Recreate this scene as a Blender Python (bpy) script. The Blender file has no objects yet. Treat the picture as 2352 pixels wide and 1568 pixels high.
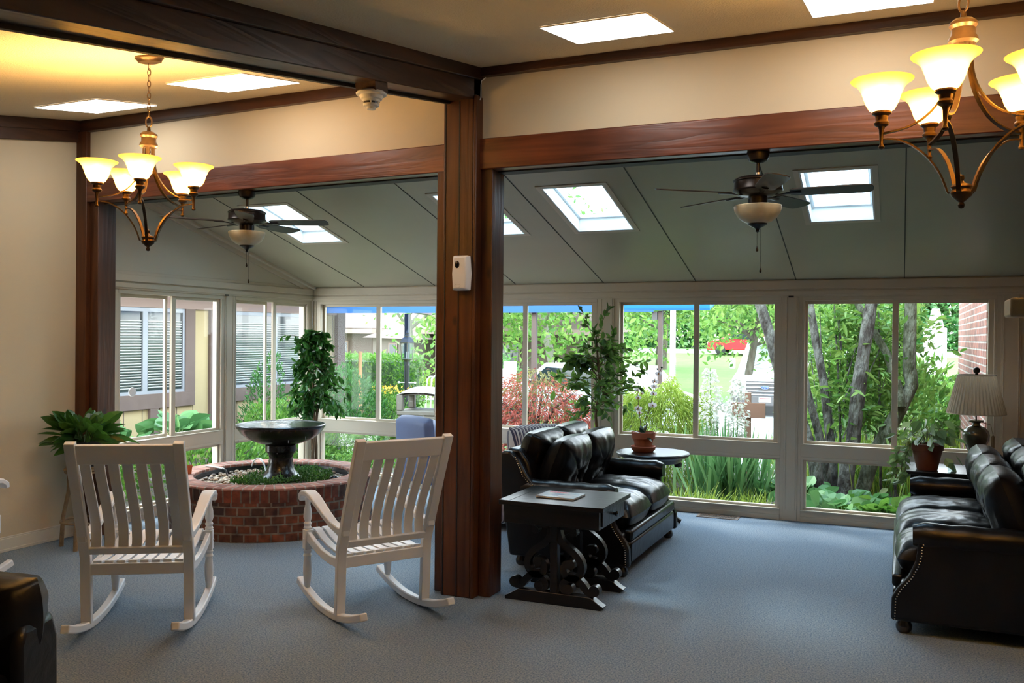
import bpy, math, random
import numpy as np
from mathutils import Matrix, Vector, noise as mnoise
random.seed(7); RNG = np.random.default_rng(7)
PI = math.pi
S = bpy.context.scene
COL = S.collection

# ------------------------------------------------------------------ camera
cam_d = bpy.data.cameras.new('camera'); cam = bpy.data.objects.new('camera', cam_d); COL.objects.link(cam)
cam_d.sensor_width = 36.0; cam_d.lens = 36.0 * 2057.0 / 2352.0; cam_d.clip_start = 0.05; cam_d.clip_end = 400
_y, _p, _r = math.radians(-23.54), math.radians(-.33), math.radians(.48)
_A = np.array([[math.cos(_y), -math.sin(_y), 0], [math.sin(_y), math.cos(_y), 0], [0, 0, 1]])
_B = np.array([[1, 0, 0], [0, 0, -1], [0, 1, 0]])
_P = np.array([[1, 0, 0], [0, math.cos(_p), math.sin(_p)], [0, -math.sin(_p), math.cos(_p)]])
_Q = np.array([[math.cos(_r), -math.sin(_r), 0], [math.sin(_r), math.cos(_r), 0], [0, 0, 1]])
_M = _Q @ _P @ _B @ _A
_R = np.array([_M[0], -_M[1], -_M[2]]).T
m4 = Matrix.Identity(4)
for i in range(3):
    for j in range(3): m4[i][j] = float(_R[i, j])
m4[2][3] = 1.65
cam.matrix_world = m4
S.camera = cam

# ------------------------------------------------------------------ colour management, sampling limits
S.view_settings.view_transform = 'Standard'; S.view_settings.look = 'None'
S.view_settings.gamma = 1.0; S.view_settings.use_curve_mapping = False
S.view_settings.exposure = 1.72
cy = S.cycles
cy.max_bounces = 7; cy.diffuse_bounces = 4; cy.glossy_bounces = 3; cy.transmission_bounces = 4; cy.transparent_max_bounces = 12
cy.caustics_reflective = False; cy.caustics_refractive = False
cy.sample_clamp_indirect = 6.0; cy.sample_clamp_direct = 0.0
cy.use_denoising = True

# ------------------------------------------------------------------ sky
W = bpy.data.worlds.new('sky'); S.world = W; W.use_nodes = True
nt = W.node_tree; nt.nodes.clear()
o = nt.nodes.new('ShaderNodeOutputWorld'); bg = nt.nodes.new('ShaderNodeBackground')
tc = nt.nodes.new('ShaderNodeTexCoord'); sx = nt.nodes.new('ShaderNodeSeparateXYZ'); cr = nt.nodes.new('ShaderNodeValToRGB')
cr.color_ramp.elements[0].position = 0.0; cr.color_ramp.elements[0].color = (.95, .98, 1.0, 1)
cr.color_ramp.elements[1].position = 0.9; cr.color_ramp.elements[1].color = (.62, .80, 1.0, 1)
nt.links.new(tc.outputs['Generated'], sx.inputs[0]); nt.links.new(sx.outputs['Z'], cr.inputs[0])
nt.links.new(cr.outputs[0], bg.inputs[0]); bg.inputs[1].default_value = 3.3
nt.links.new(bg.outputs[0], o.inputs[0])
sun_d = bpy.data.lights.new('sun', 'SUN'); sun = bpy.data.objects.new('sun', sun_d); COL.objects.link(sun)
sun_d.energy = 1.0; sun_d.angle = math.radians(12); sun_d.color = (1.0, .96, .88)
sun.rotation_euler = (math.radians(38), 0, math.radians(-125))

# ------------------------------------------------------------------ materials
MATS = {}
def nodes(name):
    m = bpy.data.materials.new(name); m.use_nodes = True
    t = m.node_tree; t.nodes.clear()
    out = t.nodes.new('ShaderNodeOutputMaterial')
    return m, t, out
def setin(n, **k):
    for a, b in k.items():
        a = a.replace('_', ' ')
        if a in n.inputs: n.inputs[a].default_value = b
def rgba(c): return (c[0], c[1], c[2], 1.0)
def mat(name, col, rough=.5, metal=0.0, var=0.0, vscale=6.0, vstretch=(1, 1, 1), col2=None, bump=0.0, bscale=60.0, bstretch=None, coat=0.0, spec=.5, trans=0.0, detail=4.0, sss=0):
    if name in MATS: return MATS[name]
    m, t, out = nodes(name)
    b = t.nodes.new('ShaderNodeBsdfPrincipled')
    setin(b, Base_Color=rgba(col), Roughness=rough, Metallic=metal, Coat_Weight=coat, Specular_IOR_Level=spec, Coat_Roughness=.15)
    if col2 is not None or bump:
        tcn = t.nodes.new('ShaderNodeTexCoord')
    if col2 is not None:
        mp = t.nodes.new('ShaderNodeMapping'); mp.inputs['Scale'].default_value = vstretch
        n = t.nodes.new('ShaderNodeTexNoise'); setin(n, Scale=vscale, Detail=detail, Roughness=.6)
        r = t.nodes.new('ShaderNodeValToRGB'); r.color_ramp.elements[0].position = .5 - var; r.color_ramp.elements[1].position = .5 + var
        r.color_ramp.elements[0].color = rgba(col); r.color_ramp.elements[1].color = rgba(col2)
        t.links.new(tcn.outputs['Object'], mp.inputs[0]); t.links.new(mp.outputs[0], n.inputs['Vector'])
        t.links.new(n.outputs['Fac'], r.inputs[0]); t.links.new(r.outputs[0], b.inputs['Base Color'])
    if bump:
        mp2 = t.nodes.new('ShaderNodeMapping'); mp2.inputs['Scale'].default_value = bstretch or (1, 1, 1)
        n2 = t.nodes.new('ShaderNodeTexNoise'); setin(n2, Scale=bscale, Detail=3.0)
        bp = t.nodes.new('ShaderNodeBump'); bp.inputs['Strength'].default_value = bump; bp.inputs['Distance'].default_value = .05 if 'bark' in name else .02
        t.links.new(tcn.outputs['Object'], mp2.inputs[0]); t.links.new(mp2.outputs[0], n2.inputs['Vector'])
        t.links.new(n2.outputs['Fac'], bp.inputs['Height']); t.links.new(bp.outputs[0], b.inputs['Normal'])
    t.links.new(b.outputs[0], out.inputs[0]); MATS[name] = m
    return m
def leafmat(name, c1, c2, c3=None, rough=.45, transl=.35, tc=None):
    if name in MATS: return MATS[name]
    m, t, out = nodes(name)
    g = t.nodes.new('ShaderNodeNewGeometry'); r = t.nodes.new('ShaderNodeValToRGB')
    r.color_ramp.elements[0].color = rgba(c1); r.color_ramp.elements[1].color = rgba(c2)
    if c3 is not None:
        e = r.color_ramp.elements.new(.5); e.color = rgba(c3)
    b = t.nodes.new('ShaderNodeBsdfPrincipled'); setin(b, Roughness=rough, Specular_IOR_Level=.4)
    tl = t.nodes.new('ShaderNodeBsdfTranslucent'); mx = t.nodes.new('ShaderNodeMixShader'); mx.inputs[0].default_value = transl
    t.links.new(g.outputs['Random Per Island'], r.inputs[0]); t.links.new(r.outputs[0], b.inputs['Base Color'])
    if tc is None: t.links.new(r.outputs[0], tl.inputs[0])
    else: tl.inputs[0].default_value = rgba(tc)
    t.links.new(b.outputs[0], mx.inputs[1]); t.links.new(tl.outputs[0], mx.inputs[2]); t.links.new(mx.outputs[0], out.inputs[0])
    MATS[name] = m; return m
def emis(name, col, strength):
    if name in MATS: return MATS[name]
    m, t, out = nodes(name); e = t.nodes.new('ShaderNodeEmission'); e.inputs[0].default_value = rgba(col); e.inputs[1].default_value = strength
    t.links.new(e.outputs[0], out.inputs[0]); MATS[name] = m; return m
def glassmat(name, tint=(1, 1, 1), ior=1.45, rough=0.0, amount=1.0):
    if name in MATS: return MATS[name]
    m, t, out = nodes(name); tr = t.nodes.new('ShaderNodeBsdfTransparent'); tr.inputs[0].default_value = rgba(tint)
    gl = t.nodes.new('ShaderNodeBsdfGlossy'); gl.inputs['Roughness'].default_value = rough; gl.inputs[0].default_value = (amount, amount, amount, 1)
    lw = t.nodes.new('ShaderNodeLayerWeight'); lw.inputs[0].default_value = .5
    pw = t.nodes.new('ShaderNodeMath'); pw.operation = 'POWER'; pw.inputs[1].default_value = 4.0; t.links.new(lw.outputs['Facing'], pw.inputs[0])
    fr = t.nodes.new('ShaderNodeMath'); fr.operation = 'MULTIPLY_ADD'; fr.inputs[1].default_value = .22 * amount; fr.inputs[2].default_value = ((ior - 1) / (ior + 1)) ** 2 * .35; t.links.new(pw.outputs[0], fr.inputs[0])
    mx = t.nodes.new('ShaderNodeMixShader'); t.links.new(fr.outputs[0], mx.inputs[0]); t.links.new(tr.outputs[0], mx.inputs[1]); t.links.new(gl.outputs[0], mx.inputs[2])
    t.links.new(mx.outputs[0], out.inputs[0]); MATS[name] = m; return m
def wood(name, c1, c2, axis=0, rough=.35, coat=.3, knots=True, s=1.0, dark=(.02, .008, .004)):
    """stained timber, grain running along one object axis"""
    if name in MATS: return MATS[name]
    m, t, out = nodes(name); L = t.links.new
    b = t.nodes.new('ShaderNodeBsdfPrincipled'); setin(b, Roughness=rough, Coat_Weight=coat, Coat_Roughness=.25, Specular_IOR_Level=.4)
    tcn = t.nodes.new('ShaderNodeTexCoord'); mp = t.nodes.new('ShaderNodeMapping')
    sc = [9.0 * s] * 3; sc[axis] = .7 * s; mp.inputs['Scale'].default_value = sc
    L(tcn.outputs['Object'], mp.inputs[0])
    n1 = t.nodes.new('ShaderNodeTexNoise'); setin(n1, Scale=1.0, Detail=3.0, Distortion=.6); L(mp.outputs[0], n1.inputs['Vector'])
    mu = t.nodes.new('ShaderNodeMath'); mu.operation = 'MULTIPLY'; mu.inputs[1].default_value = 7.0; L(n1.outputs['Fac'], mu.inputs[0])
    fr = t.nodes.new('ShaderNodeMath'); fr.operation = 'PINGPONG'; fr.inputs[1].default_value = 1.0; L(mu.outputs[0], fr.inputs[0])
    r = t.nodes.new('ShaderNodeValToRGB'); r.color_ramp.elements[0].color = rgba(c1); r.color_ramp.elements[1].color = rgba(c2)
    r.color_ramp.elements[0].position = .1; r.color_ramp.elements[1].position = .95
    e = r.color_ramp.elements.new(.0); e.color = rgba([a * .85 for a in c1])
    L(fr.outputs[0], r.inputs[0])
    n3 = t.nodes.new('ShaderNodeTexNoise'); setin(n3, Scale=1.6, Detail=2.0); L(tcn.outputs['Object'], n3.inputs['Vector'])
    mm = t.nodes.new('ShaderNodeMixRGB'); mm.blend_type = 'MULTIPLY'; r3 = t.nodes.new('ShaderNodeValToRGB')
    r3.color_ramp.elements[0].color = (.55, .55, .55, 1); r3.color_ramp.elements[1].color = (1.25, 1.2, 1.15, 1); r3.color_ramp.elements[0].position = .3; r3.color_ramp.elements[1].position = .7
    mm.inputs[0].default_value = 1.0; L(n3.outputs['Fac'], r3.inputs[0]); L(r.outputs[0], mm.inputs[1]); L(r3.outputs[0], mm.inputs[2])
    last = mm.outputs[0]
    if knots:
        v = t.nodes.new('ShaderNodeTexVoronoi'); v.inputs['Scale'].default_value = 1.0
        mp2 = t.nodes.new('ShaderNodeMapping'); s2 = [4.5] * 3; s2[axis] = 2.2; mp2.inputs['Scale'].default_value = s2
        L(tcn.outputs['Object'], mp2.inputs[0]); L(mp2.outputs[0], v.inputs['Vector'])
        kr = t.nodes.new('ShaderNodeValToRGB'); kr.color_ramp.elements[0].position = .05; kr.color_ramp.elements[1].position = .11
        kr.color_ramp.elements[0].color = (0, 0, 0, 1); kr.color_ramp.elements[1].color = (1, 1, 1, 1); L(v.outputs['Distance'], kr.inputs[0])
        mk = t.nodes.new('ShaderNodeMixRGB'); L(kr.outputs[0], mk.inputs[0]); mk.inputs[1].default_value = rgba(dark); L(last, mk.inputs[2]); last = mk.outputs[0]
    L(last, b.inputs['Base Color'])
    bp = t.nodes.new('ShaderNodeBump'); bp.inputs['Strength'].default_value = .12; bp.inputs['Distance'].default_value = .01; L(fr.outputs[0], bp.inputs['Height']); L(bp.outputs[0], b.inputs['Normal'])
    L(b.outputs[0], out.inputs[0]); MATS[name] = m; return m
def brickmat(name, mode, bw, bh, mortar=.008, c1=(.26, .07, .04), c2=(.10, .035, .025), cm=(.25, .22, .19), offset=.5, R=.88, pale=None, rough=.85):
    """mode: 'cyl' wraps round the object's z axis, 'x' / 'y' run along that axis with courses up z, 'top' radial bricks seen from above"""
    if name in MATS: return MATS[name]
    m, t, out = nodes(name); L = t.links.new
    tcn = t.nodes.new('ShaderNodeTexCoord'); sp = t.nodes.new('ShaderNodeSeparateXYZ'); L(tcn.outputs['Object'], sp.inputs[0])
    cb = t.nodes.new('ShaderNodeCombineXYZ')
    if mode in ('cyl', 'top'):
        at = t.nodes.new('ShaderNodeMath'); at.operation = 'ARCTAN2'; L(sp.outputs['Y'], at.inputs[0]); L(sp.outputs['X'], at.inputs[1])
        mu = t.nodes.new('ShaderNodeMath'); mu.operation = 'MULTIPLY'; mu.inputs[1].default_value = R; L(at.outputs[0], mu.inputs[0]); L(mu.outputs[0], cb.inputs[0])
        if mode == 'cyl': L(sp.outputs['Z'], cb.inputs[1])
        else: cb.inputs[1].default_value = bh * .5
    else:
        L(sp.outputs['X' if mode == 'x' else 'Y'], cb.inputs[0]); L(sp.outputs['Z'], cb.inputs[1])
    br = t.nodes.new('ShaderNodeTexBrick'); br.offset = offset
    setin(br, Scale=1.0, Mortar_Size=mortar, Mortar_Smooth=.3, Bias=0.0, Brick_Width=bw, Row_Height=bh, Color1=rgba(c1), Color2=rgba(c2), Mortar=rgba(cm))
    L(cb.outputs[0], br.inputs['Vector'])
    n = t.nodes.new('ShaderNodeTexNoise'); setin(n, Scale=14.0, Detail=4.0); L(tcn.outputs['Object'], n.inputs['Vector'])
    r = t.nodes.new('ShaderNodeValToRGB'); r.color_ramp.elements[0].color = (.55, .5, .5, 1); r.color_ramp.elements[1].color = (1.5, 1.45, 1.4, 1); r.color_ramp.elements[0].position = .3; r.color_ramp.elements[1].position = .7
    L(n.outputs['Fac'], r.inputs[0])
    mm = t.nodes.new('ShaderNodeMixRGB'); mm.blend_type = 'MULTIPLY'; mm.inputs[0].default_value = 1.0; L(br.outputs['Color'], mm.inputs[1]); L(r.outputs[0], mm.inputs[2])
    b = t.nodes.new('ShaderNodeBsdfPrincipled'); setin(b, Roughness=rough); L(mm.outputs[0], b.inputs['Base Color'])
    iv = t.nodes.new('ShaderNodeMath'); iv.operation = 'SUBTRACT'; iv.inputs[0].default_value = 1.0; L(br.outputs['Fac'], iv.inputs[1])
    bp = t.nodes.new('ShaderNodeBump'); bp.inputs['Strength'].default_value = .5; bp.inputs['Distance'].default_value = .01; L(iv.outputs[0], bp.inputs['Height']); L(bp.outputs[0], b.inputs['Normal'])
    L(b.outputs[0], out.inputs[0]); MATS[name] = m; return m
def stripemat(name, axis, period, c1, c2, c3=None, rough=.9, duty=.45):
    if name in MATS: return MATS[name]
    m, t, out = nodes(name); L = t.links.new
    tcn = t.nodes.new('ShaderNodeTexCoord'); sp = t.nodes.new('ShaderNodeSeparateXYZ'); L(tcn.outputs['Object'], sp.inputs[0])
    mu = t.nodes.new('ShaderNodeMath'); mu.operation = 'MULTIPLY'; mu.inputs[1].default_value = 1 / period; L(sp.outputs['XYZ'[axis]], mu.inputs[0])
    fr = t.nodes.new('ShaderNodeMath'); fr.operation = 'FRACT'; L(mu.outputs[0], fr.inputs[0])
    r = t.nodes.new('ShaderNodeValToRGB'); r.color_ramp.interpolation = 'CONSTANT'
    r.color_ramp.elements[0].color = rgba(c1); r.color_ramp.elements[1].position = duty; r.color_ramp.elements[1].color = rgba(c2)
    if c3 is not None:
        e = r.color_ramp.elements.new(duty + .25); e.color = rgba(c3)
        e = r.color_ramp.elements.new(duty + .38); e.color = rgba(c2)
    L(fr.outputs[0], r.inputs[0])
    b = t.nodes.new('ShaderNodeBsdfPrincipled'); setin(b, Roughness=rough); L(r.outputs[0], b.inputs['Base Color']); L(b.outputs[0], out.inputs[0])
    MATS[name] = m; return m
def leathermat(name, c, c2, rough=.28):
    if name in MATS: return MATS[name]
    m, t, out = nodes(name); L = t.links.new
    tcn = t.nodes.new('ShaderNodeTexCoord')
    b = t.nodes.new('ShaderNodeBsdfPrincipled'); setin(b, Roughness=rough, Specular_IOR_Level=.30, Coat_Weight=.08, Coat_Roughness=.12)
    n = t.nodes.new('ShaderNodeTexNoise'); setin(n, Scale=5.0, Detail=2.0); L(tcn.outputs['Object'], n.inputs['Vector'])
    r = t.nodes.new('ShaderNodeValToRGB'); r.color_ramp.elements[0].color = rgba(c); r.color_ramp.elements[1].color = rgba(c2); r.color_ramp.elements[0].position = .4; r.color_ramp.elements[1].position = .75
    L(n.outputs['Fac'], r.inputs[0]); L(r.outputs[0], b.inputs['Base Color'])
    w = t.nodes.new('ShaderNodeTexNoise'); setin(w, Scale=7.0, Detail=3.0, Distortion=1.5); L(tcn.outputs['Object'], w.inputs['Vector'])
    g = t.nodes.new('ShaderNodeTexNoise'); setin(g, Scale=260.0, Detail=1.0); L(tcn.outputs['Object'], g.inputs['Vector'])
    b1 = t.nodes.new('ShaderNodeBump'); b1.inputs['Strength'].default_value = .12; b1.inputs['Distance'].default_value = .03; L(w.outputs['Fac'], b1.inputs['Height'])
    b2 = t.nodes.new('ShaderNodeBump'); b2.inputs['Strength'].default_value = .08; b2.inputs['Distance'].default_value = .004; L(g.outputs['Fac'], b2.inputs['Height']); L(b1.outputs[0], b2.inputs['Normal'])
    L(b2.outputs[0], b.inputs['Normal']); L(b.outputs[0], out.inputs[0]); MATS[name] = m; return m

# ------------------------------------------------------------------ mesh builder
def rotm(rx=0, ry=0, rz=0, loc=(0, 0, 0)):
    return Matrix.Translation(loc) @ Matrix.Rotation(rz, 4, 'Z') @ Matrix.Rotation(ry, 4, 'Y') @ Matrix.Rotation(rx, 4, 'X')
class G:
    def __init__(s): s.V = []; s.F = []; s.n = 0
    def add(s, v, f, M=None):
        v = np.asarray(v, float).reshape(-1, 3)
        if M is not None:
            A = np.array(M); v = v @ A[:3, :3].T + A[:3, 3]
        s.V.append(v); s.F += [tuple(i + s.n for i in q) for q in f]; s.n += len(v); return s
    def bb(s, x0, x1, y0, y1, z0, z1, M=None):
        v = [(x, y, z) for x in (x0, x1) for y in (y0, y1) for z in (z0, z1)]
        return s.add(v, [(0, 1, 3, 2), (4, 6, 7, 5), (0, 4, 5, 1), (2, 3, 7, 6), (0, 2, 6, 4), (1, 5, 7, 3)], M)
    def box(s, c, d, M=None):
        return s.bb(c[0] - d[0] / 2, c[0] + d[0] / 2, c[1] - d[1] / 2, c[1] + d[1] / 2, c[2] - d[2] / 2, c[2] + d[2] / 2, M)
    def hexa(s, p):   # 8 points: 4 bottom ccw, 4 top ccw
        return s.add(p, [(3, 2, 1, 0), (4, 5, 6, 7), (0, 1, 5, 4), (1, 2, 6, 5), (2, 3, 7, 6), (3, 0, 4, 7)])
    def plan(s, a, b, t, z0, z1, z0b=None, z1b=None):   # upright bar between plan points a,b with thickness t to its left side (+normal)
        a = np.array(a, float); b = np.array(b, float); d = b - a; d /= np.linalg.norm(d); n = np.array([-d[1], d[0]]) * t
        z0b = z0 if z0b is None else z0b; z1b = z1 if z1b is None else z1b
        P = [(*a, z0), (*b, z0b), (*(b + n), z0b), (*(a + n), z0), (*a, z1), (*b, z1b), (*(b + n), z1b), (*(a + n), z1)]
        return s.hexa(P)
    def tube(s, pts, r, n=8, M=None, cap=True, flat=None):
        pts = np.asarray(pts, float); k = len(pts); r = np.full(k, r) if np.isscalar(r) else np.asarray(r, float)
        T = np.gradient(pts, axis=0); T /= np.linalg.norm(T, axis=1)[:, None] + 1e-9
        up = np.array([0, 0, 1.0]) if abs(T[0][2]) < .9 else np.array([1.0, 0, 0])
        V = []; a = np.arange(n) * 2 * PI / n
        for i in range(k):
            u = np.cross(T[i], up); u /= np.linalg.norm(u) + 1e-9; w = np.cross(u, T[i]); up = w
            fu, fw = (1, 1) if flat is None else flat
            V.append(pts[i] + r[i] * (np.cos(a)[:, None] * u * fu + np.sin(a)[:, None] * w * fw))
        V = np.concatenate(V); F = [(i * n + j, i * n + (j + 1) % n, (i + 1) * n + (j + 1) % n, (i + 1) * n + j) for i in range(k - 1) for j in range(n)]
        if cap: F += [tuple(range(n))[::-1], tuple((k - 1) * n + j for j in range(n))]
        return s.add(V, F, M)
    def sweep(s, pts, wx, t, M=None, x0=0.0):   # path in the yz plane, width wx across x, thickness t
        p = np.asarray(pts, float); T = np.gradient(p, axis=0); T /= np.linalg.norm(T, axis=1)[:, None]; N = np.stack([-T[:, 1], T[:, 0]], 1)
        t = np.full(len(p), t) if np.isscalar(t) else np.asarray(t)
        wx = np.full(len(p), wx) if np.isscalar(wx) else np.asarray(wx)
        V = []
        for i in range(len(p)):
            a = p[i] + N[i] * t[i] / 2; b = p[i] - N[i] * t[i] / 2; h = wx[i] / 2
            V += [(x0 - h, *a), (x0 + h, *a), (x0 + h, *b), (x0 - h, *b)]
        k = len(p); F = [(i * 4 + j, i * 4 + (j + 1) % 4, (i + 1) * 4 + (j + 1) % 4, (i + 1) * 4 + j) for i in range(k - 1) for j in range(4)]
        F += [(3, 2, 1, 0), tuple((k - 1) * 4 + j for j in range(4))]
        return s.add(V, F, M)
    def lathe(s, prof, n=24, M=None, c=(0, 0, 0), ring=False, cap=True):
        prof = np.asarray(prof, float); k = len(prof); a = np.arange(n) * 2 * PI / n
        V = np.stack([np.outer(prof[:, 0], np.cos(a)) + c[0], np.outer(prof[:, 0], np.sin(a)) + c[1], np.repeat(prof[:, 1][:, None], n, 1) + c[2]], -1).reshape(-1, 3)
        F = [(i * n + j, i * n + (j + 1) % n, (i + 1) * n + (j + 1) % n, (i + 1) * n + j) for i in range(k - 1) for j in range(n)]
        if ring: F += [((k - 1) * n + j, (k - 1) * n + (j + 1) % n, (j + 1) % n, j) for j in range(n)]
        elif cap:
            if prof[0][0] > 1e-4: F.append(tuple(range(n))[::-1])
            if prof[-1][0] > 1e-4: F.append(tuple((k - 1) * n + j for j in range(n)))
        return s.add(V, F, M)
    def prism(s, poly, x0, x1, M=None):   # polygon in yz extruded along x
        n = len(poly); V = [(x0, *p) for p in poly] + [(x1, *p) for p in poly]
        F = [tuple(range(n)), tuple(range(2 * n - 1, n - 1, -1))] + [(i, i + n, (i + 1) % n + n, (i + 1) % n) for i in range(n)]
        return s.add(V, F, M)
    def ball(s, c, r, n=10, k=7, M=None):
        r = (r, r, r) if np.isscalar(r) else r
        V = []; F = []
        for i in range(k + 1):
            th = PI * i / k
            for j in range(n):
                ph = 2 * PI * j / n; V.append((c[0] + r[0] * math.sin(th) * math.cos(ph), c[1] + r[1] * math.sin(th) * math.sin(ph), c[2] + r[2] * math.cos(th)))
        for i in range(k):
            for j in range(n): F.append((i * n + j, (i + 1) * n + j, (i + 1) * n + (j + 1) % n, i * n + (j + 1) % n))
        return s.add(V, F, M)
    def pillow(s, w, h, d, M=None, n=22, tuft=0.0, cross=0.0, e=.42, sq=4.0, wr=.012, seed=0):
        """soft cushion: w along x, h along z, thickness d along y, centred; tuft = button pull on the +y face"""
        u = np.linspace(-1, 1, n); U, Vv = np.meshgrid(u, u, indexing='ij')
        rim = np.clip((1 - np.abs(U) ** sq) * (1 - np.abs(Vv) ** sq), 0, 1) ** e
        cx = U * w / 2 * (1 - .05 * (Vv ** 2)); cz = Vv * h / 2 * (1 - .05 * (U ** 2))
        nz = np.array([[mnoise.noise(Vector((a * 2.4 + seed, b * 1.2, seed * .7))) for b in u * 2] for a in u * 2])
        rr = np.sqrt(U ** 2 + Vv ** 2)
        ang = np.arctan2(Vv, U)
        wrink = wr * nz + wr * .6 * np.sin(ang * 9 + seed) * np.clip(rr, 0, 1) * rim
        f = rim * d / 2 + wrink * rim
        if tuft: f = f - tuft * np.exp(-(rr / .13) ** 2) - cross * (np.exp(-((U - Vv) / .045) ** 2) + np.exp(-((U + Vv) / .045) ** 2)) * np.exp(-(rr / .95) ** 2) * rim
        bk = -rim * d / 2
        V = np.concatenate([np.stack([cx, f, cz], -1).reshape(-1, 3), np.stack([cx, bk, cz], -1).reshape(-1, 3)])
        F = []; N = n * n
        for i in range(n - 1):
            for j in range(n - 1):
                a = i * n + j; F.append((a, a + 1, a + n + 1, a + n)); F.append((N + a, N + a + n, N + a + n + 1, N + a + 1))
        return s.add(V, F, M)
    def leaves(s, c, d, size, asp=.4, fold=.18, droop=.0, hi=False):
        """many folded leaves at points c pointing along d"""
        c = np.asarray(c, float); d = np.asarray(d, float); N = len(c)
        d = d / (np.linalg.norm(d, axis=1)[:, None] + 1e-9)
        size = np.full(N, size) if np.isscalar(size) else np.asarray(size)
        q = RNG.normal(size=(N, 3)); q[:, 2] += 1.2; u = np.cross(d, q); u /= np.linalg.norm(u, axis=1)[:, None] + 1e-9; w = np.cross(u, d)
        L = size[:, None]
        if hi:
            Vs = []
            for t_, w_ in ((0, 0), (.16, .62), (.38, 1.0), (.62, .86), (.84, .42), (1, 0)):
                m_ = c + d * L * t_ - w * L * fold * .28 * math.sin(PI * t_) - np.array([0, 0, 1]) * L * droop * t_ * t_
                if w_ == 0: Vs.append(m_)
                else:
                    e_ = w * L * fold * .5 * w_; Vs += [m_ + u * L * asp * .5 * w_ + e_, m_, m_ - u * L * asp * .5 * w_ + e_]
            V = np.stack(Vs, 1).reshape(-1, 3); F = []
            for i in range(N):
                k = i * 14; F += [(k, k + 1, k + 2), (k, k + 2, k + 3)]
                for q in (1, 4, 7): F += [(k + q, k + q + 3, k + q + 4, k + q + 1), (k + q + 1, k + q + 4, k + q + 5, k + q + 2)]
                F += [(k + 10, k + 13, k + 11), (k + 11, k + 13, k + 12)]
            return s.add(V, F)
        p0 = c; p3 = c + d * L; mid = c + d * L * .45 - w * L * fold * .3
        a = mid + u * L * asp * .5 + w * L * fold * .5; b = mid - u * L * asp * .5 + w * L * fold * .5
        p3 = p3 - np.array([0, 0, 1]) * L * droop
        V = np.stack([p0, a, p3, b, mid], 1).reshape(-1, 3)
        F = []
        for i in range(N):
            k = i * 5; F += [(k, k + 1, k + 4), (k + 1, k + 2, k + 4), (k + 2, k + 3, k + 4), (k + 3, k, k + 4)]
        return s.add(V, F)
    def blades(s, base, d, L, w, bend=.5, seg=4, fold=0.0):
        """strap leaves (grass, yucca): each starts at base along d and bends down"""
        base = np.asarray(base, float); d = np.asarray(d, float); N = len(base); d = d / np.linalg.norm(d, axis=1)[:, None]
        L = np.full(N, L) if np.isscalar(L) else L; w = np.full(N, w) if np.isscalar(w) else w; bend = np.full(N, bend) if np.isscalar(bend) else bend
        sd = np.cross(d, np.array([0, 0, 1.0])); sd /= np.linalg.norm(sd, axis=1)[:, None] + 1e-6
        Vs = []
        for k in range(seg + 1):
            t = k / seg
            p = base + d * (L * t)[:, None] + np.array([0, 0, -1.0]) * (L * bend * t * t)[:, None] * .6
            p[:, :2] += d[:, :2] * (L * bend * t * t)[:, None] * .35
            hw = (w * (1 - t ** 2.2) * (.65 + .7 * t))[:, None] * .5 + .0004
            Vs += [p + sd * hw, p - sd * hw]
        V = np.stack(Vs, 1).reshape(-1, 3); m = 2 * (seg + 1); F = []
        for i in range(N):
            for k in range(seg):
                a = i * m + 2 * k; F.append((a, a + 1, a + 3, a + 2))
        return s.add(V, F)
    def build(s, name, m, parent=None, bevel=0.0, smooth=True, ang=.6, loc=None, kind=None):
        me = bpy.data.meshes.new(name)
        V = np.concatenate(s.V); me.from_pydata(V.tolist(), [], s.F); me.update()
        me.materials.append(m)
        if smooth:
            me.shade_smooth(); me.set_sharp_from_angle(angle=ang)
        ob = bpy.data.objects.new(name, me); COL.objects.link(ob)
        if parent is not None: ob.parent = parent
        if loc is not None: ob.location = loc
        if bevel:
            b = ob.modifiers.new('bevel', 'BEVEL'); b.width = bevel; b.segments = 2; b.limit_method = 'ANGLE'; b.angle_limit = .7
        if kind: ob['kind'] = kind
        return ob
def tag(o, label=None, cat=None, group=None, kind=None):
    if label: o['label'] = label
    if cat: o['category'] = cat
    if group: o['group'] = group
    if kind: o['kind'] = kind
    return o
def thing(name, label, cat, loc=(0, 0, 0), rz=0.0, group=None, kind=None):
    o = bpy.data.objects.new(name, None); COL.objects.link(o); o.empty_display_size = .1
    o.location = loc; o.rotation_euler = (0, 0, rz)
    return tag(o, label, cat, group, kind)
def st(g, name, m, label, cat='structure', bevel=0.0, parent=None, **k):
    o = g.build(name, m, parent, bevel=bevel, **k)
    if parent is None: tag(o, label, cat, kind='structure')
    return o
KIDS = {}
def copy_tree(o, parent=None):
    c = o.copy(); COL.objects.link(c)
    if parent is not None: c.parent = parent
    for ch in list(o.children): copy_tree(ch, c)
    return c
def rnd(a, b): return a + (b - a) * random.random()
def U3(n, a=-1, b=1): return RNG.uniform(a, b, (n, 3))

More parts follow.
